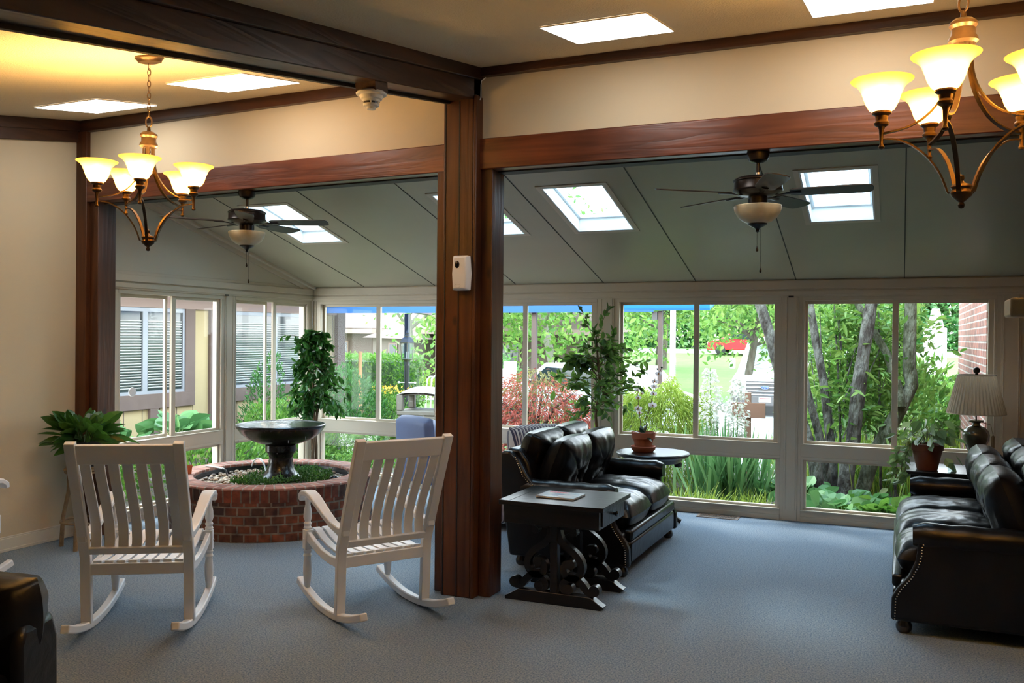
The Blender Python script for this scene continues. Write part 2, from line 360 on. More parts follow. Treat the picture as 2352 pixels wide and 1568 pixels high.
# ------------------------------------------------------------------ materials in use
m_wall = mat('wall_paint', (.62, .52, .36), .75, bump=.05, bscale=180)
m_ceil = mat('ceiling_texture', (.74, .63, .44), .9, bump=.5, bscale=110)
m_base = mat('baseboard_paint', (.68, .64, .54), .45)
m_frame = mat('aluminium_beige', (.55, .475, .37), .42, spec=.5)
m_gable = mat('gable_panel', (.54, .49, .39), .6)
m_roof = mat('roof_panel', (.44, .40, .29), .36, spec=.35, col2=(.39, .355, .26), vscale=1.2, var=.25)
m_seam = mat('panel_seam', (.04, .04, .035), .7)
m_white = mat('white_paint', (.83, .83, .84), .38, spec=.5)
m_black = mat('black_plastic', (.015, .015, .018), .4)
m_dark = mat('near_black', (.01, .008, .008), .6)
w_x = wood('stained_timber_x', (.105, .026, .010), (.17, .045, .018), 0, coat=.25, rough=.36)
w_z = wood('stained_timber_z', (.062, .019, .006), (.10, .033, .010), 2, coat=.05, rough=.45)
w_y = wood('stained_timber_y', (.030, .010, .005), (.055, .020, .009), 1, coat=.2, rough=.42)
m_tbl = wood('espresso_wood', (.005, .0035, .003), (.012, .008, .007), 0, coat=.2, rough=.36, knots=False)
m_carpet = mat('carpet', (.085, .14, .22), .95, col2=(.29, .34, .38), vscale=110, var=.14, bump=.25, bscale=300, detail=8)
m_glass = glassmat('window_glass', (.97, .99, .98), 1.38, 0.0, .8)
m_leather = leathermat('black_leather', (.0035, .0027, .0027), (.008, .006, .006), rough=.32)
m_nail = mat('nail_metal', (.80, .79, .76), .22, 1.0)
m_terra = mat('terracotta', (.42, .13, .06), .75, col2=(.34, .10, .05), vscale=9, var=.25)
m_bronze = mat('bronze', (.060, .036, .020), .42, .75, col2=(.11, .066, .034), vscale=14, var=.2)
m_fan = mat('oil_rubbed_bronze', (.018, .012, .010), .3, .5)
m_soil = mat('soil', (.03, .02, .013), .95, bump=.6, bscale=60)
m_bark = mat('bark', (.06, .045, .032), .9, col2=(.12, .11, .08), vscale=9, vstretch=(1, 1, .35), var=.18, bump=.8, bscale=22, bstretch=(1, 1, .3))
m_stem = mat('brown_stem', (.12, .075, .04), .8)

CZ = lambda y: 3.34 - .163 * (5.1 - y)          # lobby ceiling height (a shed ceiling rising to the sunroom)
RZ = lambda y: 2.18 + .27 * (8.46 - y)          # sunroom roof height

# ------------------------------------------------------------------ floor, walls, ceiling
g = G().bb(-6.17, 2.2, -1.6, 8.46, -.1, 0.0)
st(g, 'floor', m_carpet, 'blue grey speckled carpet covering lobby and sunroom floor', 'floor', smooth=False)
g = G().bb(-6.33, -6.17, -1.6, 5.27, 0, 3.45)
st(g, 'wall_left', m_wall, 'plain beige wall on the left side of the lobby', 'wall', smooth=False)
g = G().bb(2.2, 2.35, -1.6, 5.3, 0, 3.45); st(g, 'wall_right', m_wall, 'beige wall on the right side of the lobby', 'wall', smooth=False)
g = G().bb(-6.33, 2.35, -1.75, -1.6, 0, 3.0); st(g, 'wall_back', m_wall, 'beige wall behind the camera', 'wall', smooth=False)
g = G().hexa([(-6.33, -1.75, CZ(-1.75)), (2.35, -1.75, CZ(-1.75)), (2.35, 5.34, CZ(5.34)), (-6.33, 5.34, CZ(5.34)),
              (-6.33, -1.75, CZ(-1.75) + .15), (2.35, -1.75, CZ(-1.75) + .15), (2.35, 5.34, CZ(5.34) + .15), (-6.33, 5.34, CZ(5.34) + .15)])
st(g, 'ceiling', m_ceil, 'cream stippled ceiling sloping up towards the sunroom', 'ceiling', smooth=False)
HL0, HL1 = (-6.17, 5.27), (-2.66, 5.12); HR0, HR1 = (-2.46, 5.10), (2.2, 5.14)
def off(p, d): return (p[0], p[1] + d)
g = G().plan(off(HL0, .035), off(HL1, .035), .25, 2.86, 3.40); st(g, 'wall_header_left', m_wall, 'cream wall band above the left sunroom opening', 'wall', smooth=False)
g = G().plan(off(HR0, .035), off(HR1, .035), .25, 2.86, 3.42); st(g, 'wall_header_right', m_wall, 'cream wall band above the right sunroom opening', 'wall', smooth=False)
g = G().plan((.98, 5.14), (2.2, 5.14), .16, 0, 2.9); st(g, 'wall_side', m_wall, 'beige wall right of the sunroom opening', 'wall', smooth=False)
g = G().bb(.29, .47, 2.12, 2.3, 0, CZ(2.2) + .05); st(g, 'wall_near', m_wall, 'short beige wall end beside the camera on the right', 'wall', smooth=False)
def gable(x0, x1):
    return G().prism([(5.47, 2.17), (8.50, 2.17), (8.50, RZ(8.5) + .02), (5.47, RZ(5.47) + .05)], x0, x1)
st(gable(-6.27, -6.165), 'wall_gable', m_gable, 'beige triangular panel above the windows of the sunroom end wall', 'wall', smooth=False)
m_brin = brickmat('brick_inside', 'y', .20, .067, .010, (.16, .07, .05), (.07, .04, .035), (.16, .145, .13))
g = G().bb(.93, 1.08, 5.27, 8.6, 0, 3.2); st(g, 'wall_sunroom_right', m_brin, 'dark brick wall at the right end of the sunroom', 'wall', smooth=False)

# baseboard
g = G().bb(-6.17, -6.155, -1.6, 5.27, 0, .10).bb(-6.17, -6.148, -1.6, 5.27, 0, .022).bb(-6.17, -6.160, -1.6, 5.27, .10, .112)
st(g, 'baseboard_left', m_base, 'cream painted baseboard along the left wall', 'baseboard', bevel=.003)

# timber trims
g = G().plan(HL0, HL1, .20, 2.705, 2.885)
st(g, 'trim_1', w_x, 'red brown timber header beam over the left sunroom opening', 'beam', bevel=.006)
g = G().plan(HR0, HR1, .20, 2.70, 2.895, 2.70, 2.895)
st(g, 'trim_2', w_x, 'red brown timber header beam over the right sunroom opening', 'beam', bevel=.006)
g = G().plan(off(HL0, .10), off(HL1, .10), .10, 2.698, 2.706); st(g, 'trim_13', m_dark, 'dark strip imitating shade along the back underside of the left header beam', 'trim', smooth=False)  # near black slab stands in for shade at the back of the soffit
g = G().plan(off(HR0, .10), off(HR1, .10), .10, 2.693, 2.701); st(g, 'trim_14', m_dark, 'dark strip imitating shade along the back underside of the right header beam', 'trim', smooth=False)  # painted shade again, under the rear edge of the right beam
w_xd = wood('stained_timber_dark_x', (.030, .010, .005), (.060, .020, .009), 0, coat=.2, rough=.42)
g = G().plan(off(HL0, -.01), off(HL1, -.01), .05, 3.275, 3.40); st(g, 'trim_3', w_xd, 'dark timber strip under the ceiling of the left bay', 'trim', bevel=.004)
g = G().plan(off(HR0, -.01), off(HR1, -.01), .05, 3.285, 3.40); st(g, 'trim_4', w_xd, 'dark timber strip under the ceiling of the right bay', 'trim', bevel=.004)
def slopeboard(x0, x1, y0, y1, top, bot, f=CZ):
    return G().hexa([(x0, y0, f(y0) + bot), (x1, y0, f(y0) + bot), (x1, y1, f(y1) + bot), (x0, y1, f(y1) + bot),
                     (x0, y0, f(y0) + top), (x1, y0, f(y0) + top), (x1, y1, f(y1) + top), (x0, y1, f(y1) + top)])
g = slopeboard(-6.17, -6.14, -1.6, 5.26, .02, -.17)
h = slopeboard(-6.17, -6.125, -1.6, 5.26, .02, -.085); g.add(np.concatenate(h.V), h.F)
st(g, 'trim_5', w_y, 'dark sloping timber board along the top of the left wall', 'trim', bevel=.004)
# the big ceiling beam that runs from the post towards the camera
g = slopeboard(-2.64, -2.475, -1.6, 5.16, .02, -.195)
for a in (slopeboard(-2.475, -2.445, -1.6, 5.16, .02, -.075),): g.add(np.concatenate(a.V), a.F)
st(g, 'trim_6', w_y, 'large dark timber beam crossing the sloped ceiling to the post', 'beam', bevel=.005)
st(slopeboard(-2.668, -2.64, -1.6, 5.10, .02, -.212), 'trim_15', m_dark, 'board coloured black as shade along the left underside of the big ceiling beam', 'trim', smooth=False)  # black colour stands in for the shadow under this board
# centre post, built up from several boards
g = G().bb(-2.67, -2.475, 5.05, 5.30, 0, 3.30).bb(-2.475, -2.452, 5.045, 5.16, 0, 3.16)
g.bb(-2.69, -2.668, 5.06, 5.12, 0, 3.14)
st(g, 'trim_7', w_z, 'tall built up brown timber post between the two bays', 'post', bevel=.006)
g = G().bb(-2.576, -2.568, 5.0475, 5.052, 0, 3.13).bb(-2.673, -2.667, 5.047, 5.058, 0, 3.13)
st(g, 'trim_8', m_dark, 'thin dark joint line between the boards of the post', 'trim', smooth=False)
g = G().bb(-2.765, -2.69, 5.115, 5.30, 0, 2.71); st(g, 'trim_9', w_z, 'brown timber jamb on the left side of the post', 'trim', bevel=.005)
g = G().bb(-2.452, -2.372, 5.12, 5.30, 0, 2.705); st(g, 'trim_10', w_z, 'brown timber jamb on the right side of the post', 'trim', bevel=.005)
g = G().bb(-6.17, -6.055, 5.262, 5.48, 0, CZ(5.27) - .02); st(g, 'trim_11', w_z, 'dark timber corner post where the left wall meets the opening', 'post', bevel=.005)
g = G().bb(-6.055, -5.965, 5.30, 5.48, 0, 2.71); st(g, 'trim_12', w_z, 'brown timber jamb against the left corner post', 'trim', bevel=.005)

# ------------------------------------------------------------------ sunroom roof with skylights
XS = [-5.47, -4.58, -3.64, -2.70, -1.79, -.885, .012]
SK = [(-5.33, -4.86), (-3.45, -2.99), (-2.51, -2.02), (-.65, -.19)]; SY0, SY1 = 6.28, 7.14
xb = sorted([-6.30, 1.0] + [a for s in SK for a in s]); yb = [5.34, SY0, SY1, 8.56]
g = G()
for i in range(len(xb) - 1):
    for j in range(3):
        if j == 1 and any(abs(xb[i] - s[0]) < 1e-6 for s in SK): continue
        x0, x1, y0, y1 = xb[i], xb[i + 1], yb[j], yb[j + 1]
        g.hexa([(x0, y0, RZ(y0)), (x1, y0, RZ(y0)), (x1, y1, RZ(y1)), (x0, y1, RZ(y1)), (x0, y0, RZ(y0) + .09), (x1, y0, RZ(y0) + .09), (x1, y1, RZ(y1) + .09), (x0, y1, RZ(y1) + .09)])
st(g, 'ceiling_sunroom', m_roof, 'grey green insulated panels of the sloping sunroom ceiling', 'ceiling', smooth=False)
for i, x in enumerate(XS):
    g = slopeboard(x - .004, x + .004, 5.3, 8.44, .0, -.003, RZ)
    st(g, 'trim_%d' % (20 + i), m_seam, 'thin dark seam between sunroom ceiling panels', 'trim', smooth=False)
g = slopeboard(-6.165, -6.10, 5.3, 8.44, .0, -.03, RZ); a = slopeboard(-6.165, -6.145, 5.3, 8.44, .0, -.075, RZ); g.add(np.concatenate(a.V), a.F)
st(g, 'trim_30', m_frame, 'beige sloping trim where the sunroom ceiling meets the end wall', 'trim', bevel=.002)
m_well = mat('skylight_well', (.88, .88, .87), .6)
m_skyg = glassmat('skylight_glass', (.80, .92, .97), 1.3, 0.0, .5)
SKL = ['skylight above the fountain behind the fan blades', 'skylight partly hidden behind the centre post', 'skylight just right of the centre post, showing blue pane', 'skylight behind the right ceiling fan blade']
for i, (x0, x1) in enumerate(SK):
    yc = (SY0 + SY1) / 2; xc = (x0 + x1) / 2
    t = thing('window_%d' % (11 + i), 'white framed ' + SKL[i], 'skylight', (xc, yc, RZ(yc)), kind='structure')
    def sb(gx0, gx1, gy0, gy1, b, tp):   # slanted box in local coordinates
        f = lambda y: -.27 * y
        return [(gx0, gy0, f(gy0) + b), (gx1, gy0, f(gy0) + b), (gx1, gy1, f(gy1) + b), (gx0, gy1, f(gy1) + b), (gx0, gy0, f(gy0) + tp), (gx1, gy0, f(gy0) + tp), (gx1, gy1, f(gy1) + tp), (gx0, gy1, f(gy1) + tp)]
    hw = (x1 - x0) / 2; hh = (SY1 - SY0) / 2
    g = G()
    for q in ((-hw, -hw + .012, -hh, hh), (hw - .012, hw, -hh, hh), (-hw + .012, hw - .012, -hh, -hh + .012), (-hw + .012, hw - .012, hh - .012, hh)): g.hexa(sb(*q, -.004, .125))
    g.build('well', m_well, t, smooth=False)
    g = G()
    for q in ((-hw - .035, -hw - .001, -hh - .035, hh + .035), (hw + .001, hw + .035, -hh - .035, hh + .035), (-hw, hw, -hh - .035, -hh - .001), (-hw, hw, hh + .001, hh + .035)): g.hexa(sb(*q, -.006, .003))
    g.build('trim_ring', m_frame, t, smooth=False)
    g = G()
    for q in ((-hw, -hw + .035, -hh, hh), (hw - .035, hw, -hh, hh), (-hw, hw, -hh, -hh + .035), (-hw, hw, hh - .035, hh)): g.hexa(sb(*q, .10, .125))
    g.build('sash', m_white, t, smooth=False)
    g = G().hexa(sb(-hw + .035, hw - .035, -hh + .035, hh - .035, .108, .113)); g.build('pane', m_skyg, t, smooth=False)

# ------------------------------------------------------------------ sunroom windows
def rails(g, x0, x1, z0, z1, y0, y1, wd, wt=None):
    wt = wt or wd
    g.bb(x0, x0 + wd, y0, y1, z0, z1).bb(x1 - wd, x1, y0, y1, z0, z1).bb(x0 + wd, x1 - wd, y0, y1, z0, z0 + wt).bb(x0 + wd, x1 - wd, y0, y1, z1 - wt, z1)
    return g
WN = [0]
def window(loc, rz, w, A, B, label, recess=.0):
    WN[0] += 1
    t = thing('window_%d' % WN[0], label, 'window', loc, rz, kind='structure')
    g = G()
    g.bb(0, w, -.003, .112, .585, .69).bb(0, w, -.006, .11, .56, .585).bb(0, w, -.006, .11, .69, .70)           # mid rail
    g.bb(0, w, -.003, .112, 0, .095).bb(0, w, -.012, .02, 0, .045).bb(0, w, -.02, .05, .092, .104)                # kick plate and ledge
    g.bb(0, w, -.003, .112, 1.995, 2.03).bb(0, .022, .0, .11, .10, 2.0).bb(w - .022, w, 0, .11, .10, 2.0)
    g.build('frame', m_frame, t, bevel=.002)
    a0, a1 = A; b0, b1 = B
    s1 = rails(G(), .02, a1 + .045, .69, 2.0, .065, .085, 0); s1 = G()
    rails(s1, a0 - .03, a1 + .05, .695, 1.995, .060, .085, .03, .03); o = s1.build('sash', m_frame, t, bevel=.002)
    G().bb(a0, a1 + .02, .070, .074, .725, 1.965).build('pane', m_glass, o, smooth=False)
    s2 = G(); rails(s2, b0 - .05, b1 + .045, .695, 1.995, .022, .048, .05, .03); o = s2.build('sash', m_frame, t, bevel=.002)
    G().bb(b0, b1, .033, .037, .725, 1.965).build('pane', m_glass, o, smooth=False)
    s3 = G(); rails(s3, .022, w - .022, .104, .56, .02, .07, .022, .02); o = s3.build('lower_frame', m_frame, t, bevel=.002)
    G().bb(.044, w - .044, .045, .049, .124, .54).build('pane', m_glass, o, smooth=False)
    return t
YF = 8.46; XE = -6.17
for k, (x0, lab) in enumerate([(-6.085, 'sliding window beside the corner, behind the leafy plant'), (-4.325, 'sliding window partly hidden behind the centre post'),
                               (-2.565, 'sliding window behind the orchid'), (-.83, 'sliding window behind the table lamp')]):
    window((x0, YF, 0), 0, 1.555, (.045, .735), (.80, 1.495), 'beige aluminium ' + lab + ', low pane beneath')
window((XE, 5.70, 0), PI / 2, 1.29, (.05, .57), (.685, 1.23), 'beige end wall sliding window with a round white disc stuck on it')
window((XE, 7.165, 0), PI / 2, 1.215, (.045, .52), (.675, 1.165), 'beige end wall sliding window nearest the sunroom corner')
TN = [40]
def mull(x0, x1, rz=0, loc=(0, YF, 0), label='beige aluminium mullion between sunroom windows'):
    g = G().bb(x0, x1, 0, .11, 0, 2.03).bb(x0 + .03, x1 - .03, -.008, 0, .0, 2.03).bb(x0 + .045, x0 + .05, -.012, 0, .1, 2.03).bb(x1 - .05, x1 - .045, -.012, 0, .1, 2.03)
    o = g.build('trim_%d' % TN[0], m_frame, None, bevel=.002); TN[0] += 1
    o.location = loc; o.rotation_euler = (0, 0, rz); tag(o, label, 'mullion', kind='structure')
mull(-6.17, -6.085, label='beige corner post of the sunroom on the window wall'); mull(-4.53, -4.325); mull(-2.77, -2.565, label='beige mullion behind the tall artificial plant'); mull(-1.01, -.83, label='beige mullion left of the tree trunks'); mull(.725, .93, label='beige panel between last window and brick wall')
mull(0, .19, PI / 2, (XE, 6.985, 0), 'beige mullion between the two end wall windows'); mull(0, .085, PI / 2, (XE, 8.375, 0), 'beige corner post of the end wall'); mull(0, .24, PI / 2, (XE, 5.46, 0), 'beige panel beside the brown jamb')
g = G().bb(-6.17, .93, 8.445, 8.57, 2.03, 2.19).bb(-6.17, .93, 8.425, 8.45, 2.10, 2.175).bb(-6.17, .93, 8.435, 8.45, 2.045, 2.085)
st(g, 'trim_31', m_frame, 'beige moulded rail above the long window wall', 'trim', bevel=.003)
g = G().bb(-6.28, -6.155, 5.46, 8.46, 2.03, 2.19).bb(-6.16, -6.135, 5.46, 8.44, 2.10, 2.16).bb(-6.16, -6.145, 5.46, 8.44, 2.045, 2.085)
st(g, 'trim_32', m_frame, 'beige moulded rail above the end wall windows', 'trim', bevel=.003)
for p, l in (((-6.148, 7.02, 2.035), 'tiny dark clip at the top of the end wall mullion'), ((-.925, 8.44, 2.03), 'tiny dark clip at the top of the far mullion by the trunks')):
    g = G().box((0, 0, 0), (.045, .012, .014) if p[1] > 8 else (.012, .045, .014)); o = g.build('frame_clip', m_black, None, bevel=.001, loc=p); tag(o, l, 'clip')
g = G().lathe([(0, 0), (.036, 0), (.042, .006), (.040, .012), (0, .016)], 24, rotm(0, PI / 2, 0)); o = g.build('window_disc', m_white, None, loc=(-6.241, 5.915, 1.13)); tag(o, 'round white disc stuck on the end wall window', 'disc')

# floor register
t = thing('floor_vent', 'brown metal floor register in the carpet by the window wall', 'vent', (-1.54, 8.33, 0))
m_vent = mat('vent_metal', (.16, .11, .08), .5, .4)
g = G(); rails_ = [(-.19, .19, -.075, -.055), (-.19, .19, .055, .075), (-.19, -.165, -.055, .055), (.165, .19, -.055, .055)]
for q in rails_: g.bb(*q, 0, .006)
g.build('frame', m_vent, t, bevel=.001)
g = G()
for k in range(26): g.bb(-.16 + k * .0128, -.156 + k * .0128, -.055, .055, .0005, .005)
g.build('grille', m_vent, t, smooth=False); G().bb(-.165, .165, -.055, .055, 0, .001).build('opening', m_dark, t, smooth=False)

# ================================================================== INTERIOR THINGS
# ------------------------------------------------------------------ rocking chairs
def rocking_chair(label, loc, rz):
    t = thing('rocking_chair', label, 'rocking chair', loc, rz, 'white slatted rocking chairs')
    lean = lambda z: -.515 - .253 * max(0, (z - .40)) / .67 if z > .40 else -.513 + .01 * z
    for s in (-1, 1):
        x = s * .2745
        pts = [(-.497, .045), (-.507, .18), (-.512, .32), (-.520, .42), (-.575, .57), (-.645, .75), (-.705, .90), (-.775, 1.075)]
        G().sweep(pts, .056, .038, x0=x).build('back_post', m_white, t, bevel=.004)
        ys = np.linspace(-.83, .125, 16); rk = [(y, .022 + (y + .34) ** 2 / 2.5) for y in ys]
        G().sweep(rk, .046, .044, x0=x).build('rocker', m_white, t, bevel=.007)
        g = G(); prof = [(.014, .075), (.020, .11), (.026, .17), (.027, .22), (.021, .27), (.027, .285), (.021, .30), (.026, .315), (.018, .325), (.0, .326)]
        g.lathe(prof, 14, c=(x, 0, 0)); g.bb(x - .024, x + .024, -.024, .024, .325, .445)
        g.lathe([(0, .444), (.018, .445), (.026, .455), (.019, .468), (.025, .482), (.017, .495), (.026, .52), (.024, .56), (.015, .60), (.018, .64)], 14, c=(x, 0, 0))
        g.ball((x + s * .025, 0, .385), .007, 8, 5)
        g.build('front_leg', m_white, t, bevel=.002)
        arm = [(-.585, .53), (-.50, .53), (-.40, .548), (-.30, .583), (-.20, .625), (-.11, .660), (-.03, .676), (.03, .668), (.065, .645), (.072, .615)]
        G().sweep(arm, [.045, .048, .052, .058, .064, .070, .074, .074, .070, .06], [.045, .042, .036, .032, .030, .030, .030, .032, .034, .03], x0=x).build('armrest', m_white, t, bevel=.006)
        G().sweep([(-.02, .405), (-.12, .375), (-.25, .345), (-.38, .335), (-.50, .34)], .026, [.06, .055, .05, .05, .055], x0=x).build('side_rail', m_white, t, bevel=.004)
    G().bb(-.262, .262, -.018, .012, .385, .44).build('front_rail', m_white, t, bevel=.003)
    G().bb(-.25, .25, -.528, -.502, .315, .378).build('rear_rail', m_white, t, bevel=.003)
    G().sweep([(-.536, .436), (-.549, .474)], .50, .022).build('lower_back_rail', m_white, t, bevel=.003)
    G().sweep([(-.727, .957), (-.766, 1.062)], .50, .024).build('top_rail', m_white, t, bevel=.004)
    for k in range(7):
        x = -.2145 + k * .0715
        G().sweep([(-.540, .45), (-.532, .52), (-.545, .60), (-.590, .70), (-.645, .80), (-.690, .88), (-.730, .968)], .054, .013, x0=x).build('back_slat', m_white, t, bevel=.002)
    for k in range(8):
        x = -.217 + k * .062
        G().sweep([(-.512, .386), (-.44, .374), (-.34, .372), (-.22, .385), (-.12, .408), (-.04, .438), (.005, .445), (.03, .43)], .046, .014, x0=x).build('seat_slat', m_white, t, bevel=.002)
    return t
rc = rocking_chair('white slatted rocking chair seen squarely from behind, left of the brick planter', (-4.137, 4.169, 0), math.radians(30.57))
c = copy_tree(rc); c.location = (-3.218, 4.811, 0); c.rotation_euler = (0, 0, math.radians(57.6)); c['label'] = 'white slatted rocking chair beside the brown post, turned away at an angle'
c = copy_tree(rc); c.location = (-5.73, 4.02, 0); c.rotation_euler = (0, 0, math.radians(4)); c['label'] = 'white rocking chair cut off by the left picture edge, only front leg and arm showing'

# ------------------------------------------------------------------ brick fountain
FX, FY = -5.09, 6.42
m_bw = brickmat('brick_body', 'cyl', .105, .070, .008, (.21, .062, .030), (.045, .026, .022), (.17, .15, .125), R=.86)
m_bs = brickmat('brick_soldier', 'cyl', .073, .30, .008, (.20, .052, .030), (.05, .028, .024), (.16, .14, .115), R=.86)
m_bt = brickmat('brick_coping', 'top', .075, .4, .007, (.46, .23, .18), (.30, .13, .10), (.42, .38, .33), R=.80)
t = thing('brick_planter', 'round red brick planter wall around the fountain, with black liner', 'planter', (FX, FY, 0))
G().lathe([(.68, .02), (.865, .0), (.865, .315), (.68, .315)], 72, ring=True).build('brick_wall', m_bw, t)
G().lathe([(.68, .315), (.868, .315), (.873, .416), (.68, .418)], 72, ring=True).build('soldier_course', m_bs, t)
G().lathe([(.668, .36), (.668, .425), (.675, .430), (.865, .432), (.876, .426), (.874, .412), (.866, .405)], 72, ring=True).build('coping', m_bt, t)
m_liner = mat('pond_liner', (.012, .012, .018), .25)
G().lathe([(0, .30), (.64, .30), (.655, .405), (.664, .408), (.667, .30)], 48).build('liner', m_liner, t)
m_gravel = mat('wet_gravel', (.10, .075, .05), .6, col2=(.26, .20, .13), vscale=45, var=.2, bump=.8, bscale=50)
G().lathe([(0, .365), (.5, .362), (.645, .352), (.65, .30)], 40).build('gravel_bed', m_gravel, t, kind='stuff')
# fountain bowl
BX, BY = -5.04, 6.46
m_bowl = mat('black_stone', (.006, .006, .007), .25, spec=.45, col2=(.022, .021, .02), vscale=30, var=.15, coat=.15)
t = thing('fountain', 'black pedestal fountain bowl brimming with water inside the brick planter', 'fountain', (BX, BY, .362))
G().lathe([(0, 0), (.205, 0), (.208, .018), (.185, .032), (.15, .055), (.122, .095), (.106, .15), (.101, .20), (.112, .235), (.135, .258), (.135, .312), (.11, .325)], 40).build('pedestal', m_bowl, t)
G().lathe([(0, .315), (.13, .316), (.205, .335), (.285, .370), (.342, .415), (.374, .458), (.386, .472), (.388, .490), (.378, .497), (.352, .490), (.33, .478), (0, .470)], 56).build('bowl', m_bowl, t)
m_water = mat('water', (.05, .055, .045), .04, spec=1.0, bump=.35, bscale=26, coat=.6, col2=(.12, .13, .11), vscale=8, var=.3)
g = G(); rr = np.linspace(0, .362, 26); prof = [(r, .4905 + .006 * math.exp(-(r / .06) ** 2) + .0012 * math.sin(r * 110)) for r in rr[::-1]]
g.lathe(prof, 56, cap=False); g.build('water', m_water, t)
m_drop = glassmat('water_drop', (.9, .93, .95), 1.33, 0, 1.0)
m_dropw = mat('water_glint', (.45, .5, .52), .1, spec=1)
g = G()
for k in range(22):
    a = rnd(-2.2, 1.0); r = rnd(.375, .39) if k % 3 else rnd(.12, .2); z = rnd(.05, .45) if k % 3 else rnd(.1, .32); L = rnd(.008, .03)
    g.tube([(r * math.cos(a), r * math.sin(a), z), (r * math.cos(a), r * math.sin(a), z + L)], .0016, 5)
g.build('falling_water', m_dropw, t, kind='stuff')
# river pebbles
PEB = [mat('pebble_a', (.42, .30, .19), .55), mat('pebble_b', (.28, .19, .12), .5), mat('pebble_c', (.52, .44, .33), .55), mat('pebble_d', (.20, .16, .13), .45)]
protos = []
for k in range(8):
    g = G().ball((0, 0, 0), (.5, rnd(.32, .42), rnd(.22, .30)), 10, 6)
    o = g.build('river_pebble', PEB[k % 4]); tag(o, 'small rounded tan river pebble lying on the fountain bed', 'pebble', 'river pebbles in the fountain'); protos.append(o)
used = 0; pts = []
k = 0; tries = 0
while k < 250 and tries < 6000:
    tries += 1
    a = rnd(0, 2 * PI); r = math.sqrt(rnd(.2 ** 2, .63 ** 2)) if hasattr(math, 'sqrt') else .4
    x, y = r * math.cos(a), r * math.sin(a)
    left = a > 2.3 and a < 4.6; right = r > .44
    if not (left or right or r > .57 or random.random() < .08): continue
    s = rnd(.032, .055)
    if any((x - q[0]) ** 2 + (y - q[1]) ** 2 < (.62 * (s + q[2]) / 2 * 1.25) ** 2 for q in pts): continue
    pts.append((x, y, s)); o = protos[k] if k < 8 else protos[k % 8].copy()
    if k >= 8: COL.objects.link(o)
    o.location = (FX + x, FY + y, .366 + s * .2 - (r > .5) * .006); o.scale = (s, s, s); o.rotation_euler = (rnd(-.25, .25), rnd(-.25, .25), rnd(0, 6.28)); k += 1
# creeping greenery in the bed
m_creep = leafmat('creeping_leaf', (.03, .11, .02), (.13, .30, .04), (.06, .19, .03), transl=.25)
g = G(); N = 9000
ang = RNG.uniform(0, 2 * PI, N); r = .21 + .24 * RNG.random(N) ** .8
x = r * np.cos(ang); yv = r * np.sin(ang)
dens = np.sin(ang * 3 + 1) * .25 + .75
keep = ~((ang > 2.5) & (ang < 4.1) & (r > .30)); keep &= np.sin(ang * 5 + 2) * .5 + np.sin(ang * 2 + r * 14) * .5 > -.45; keep &= RNG.random(N) < dens
x, yv = x[keep], yv[keep]; n = len(x)
hz = np.array([mnoise.noise(Vector((a * 9, b * 9, 0))) for a, b in zip(x, yv)]); z = .372 + .055 * RNG.random(n) * (1 + hz) + .02 * np.clip(hz, 0, 1)
g.leaves(np.stack([x, yv, z], 1), U3(n) * [1, 1, .5] + [0, 0, .7], RNG.uniform(.014, .026, n), .6)
o = g.build('creeping_plant', m_creep, None, smooth=False, loc=(BX, BY, 0)); tag(o, 'low mat of small bright green leaves growing around the fountain pedestal', 'plant', kind='stuff')
o = G().ball((0, 0, 0), (.052, .045, .036), 14, 9).build('black_stone', m_bowl, None, loc=(-4.50, 6.50, .395)); tag(o, 'smooth black wet stone among the pebbles on the right of the bed', 'stone')
o = G().tube([(-.03, 0, -.02), (0, .0, .035), (.06, -.02, .062), (.15, -.09, .070), (.24, -.16, .045), (.30, -.20, -.03), (.32, -.215, -.06)], .0065, 8).build('water_tube', mat('clear_tube', (.75, .78, .8), .2), None, loc=(-5.50, 6.66, .445)); tag(o, 'arched pale plastic tube hanging into the fountain', 'tube')
t = thing('pump_bracket', 'thin silver metal rod with a black cord lying on the brick rim', 'rod', (-5.72, 6.37, .436))
G().tube([(-.12, .03, .005), (.14, -.04, .005)], .006, 8).tube([(-.12, .045, .005), (.14, -.025, .005)], .006, 8).build('rod', mat('steel', (.6, .6, .6), .3, 1), t)
G().tube([(.14, -.035, .004), (.18, -.05, .0), (.21, -.06, -.04), (.22, -.06, -.07)], .008, 8).build('cord', m_black, t)
def lathe_pot(t, r0, r1, h, m, rim=.2, name='pot', wall=.006):
    G().lathe([(0, 0), (r0, 0), (r1 * .93, h * (1 - rim)), (r1, h * (1 - rim)), (r1 * 1.03, h), (r1 * .93, h), (r1 * .88, h * .86), (0, h * .86)], 28).build(name, m, t)
    G().lathe([(0, h * .87), (r1 * .87, h * .865)], 20).build('soil', m_soil, t)
t = thing('small_clay_pot', 'tiny orange clay pot with one thin sprig on the brick rim', 'potted plant', (-5.68, 6.02, .431))
lathe_pot(t, .022, .031, .075, mat('orange_clay', (.55, .13, .04), .6))
G().tube([(0, 0, .06), (.004, 0, .12), (.012, .004, .18)], .0016, 5).tube([(.004, 0, .11), (-.012, 0, .14)], .0012, 5).build('stem', leafmat('sprig', (.2, .32, .05), (.3, .4, .1)), t)
g = G(); cc = np.array([(.004, 0, .10), (.006, 0, .12), (.008, 0, .14), (.01, 0, .16), (.012, .004, .18), (-.01, 0, .14), (0, 0, .09)]); g.leaves(cc, U3(7) + [0, 0, .5], .02, .5); g.build('leaf', MATS['sprig'], t, smooth=False)

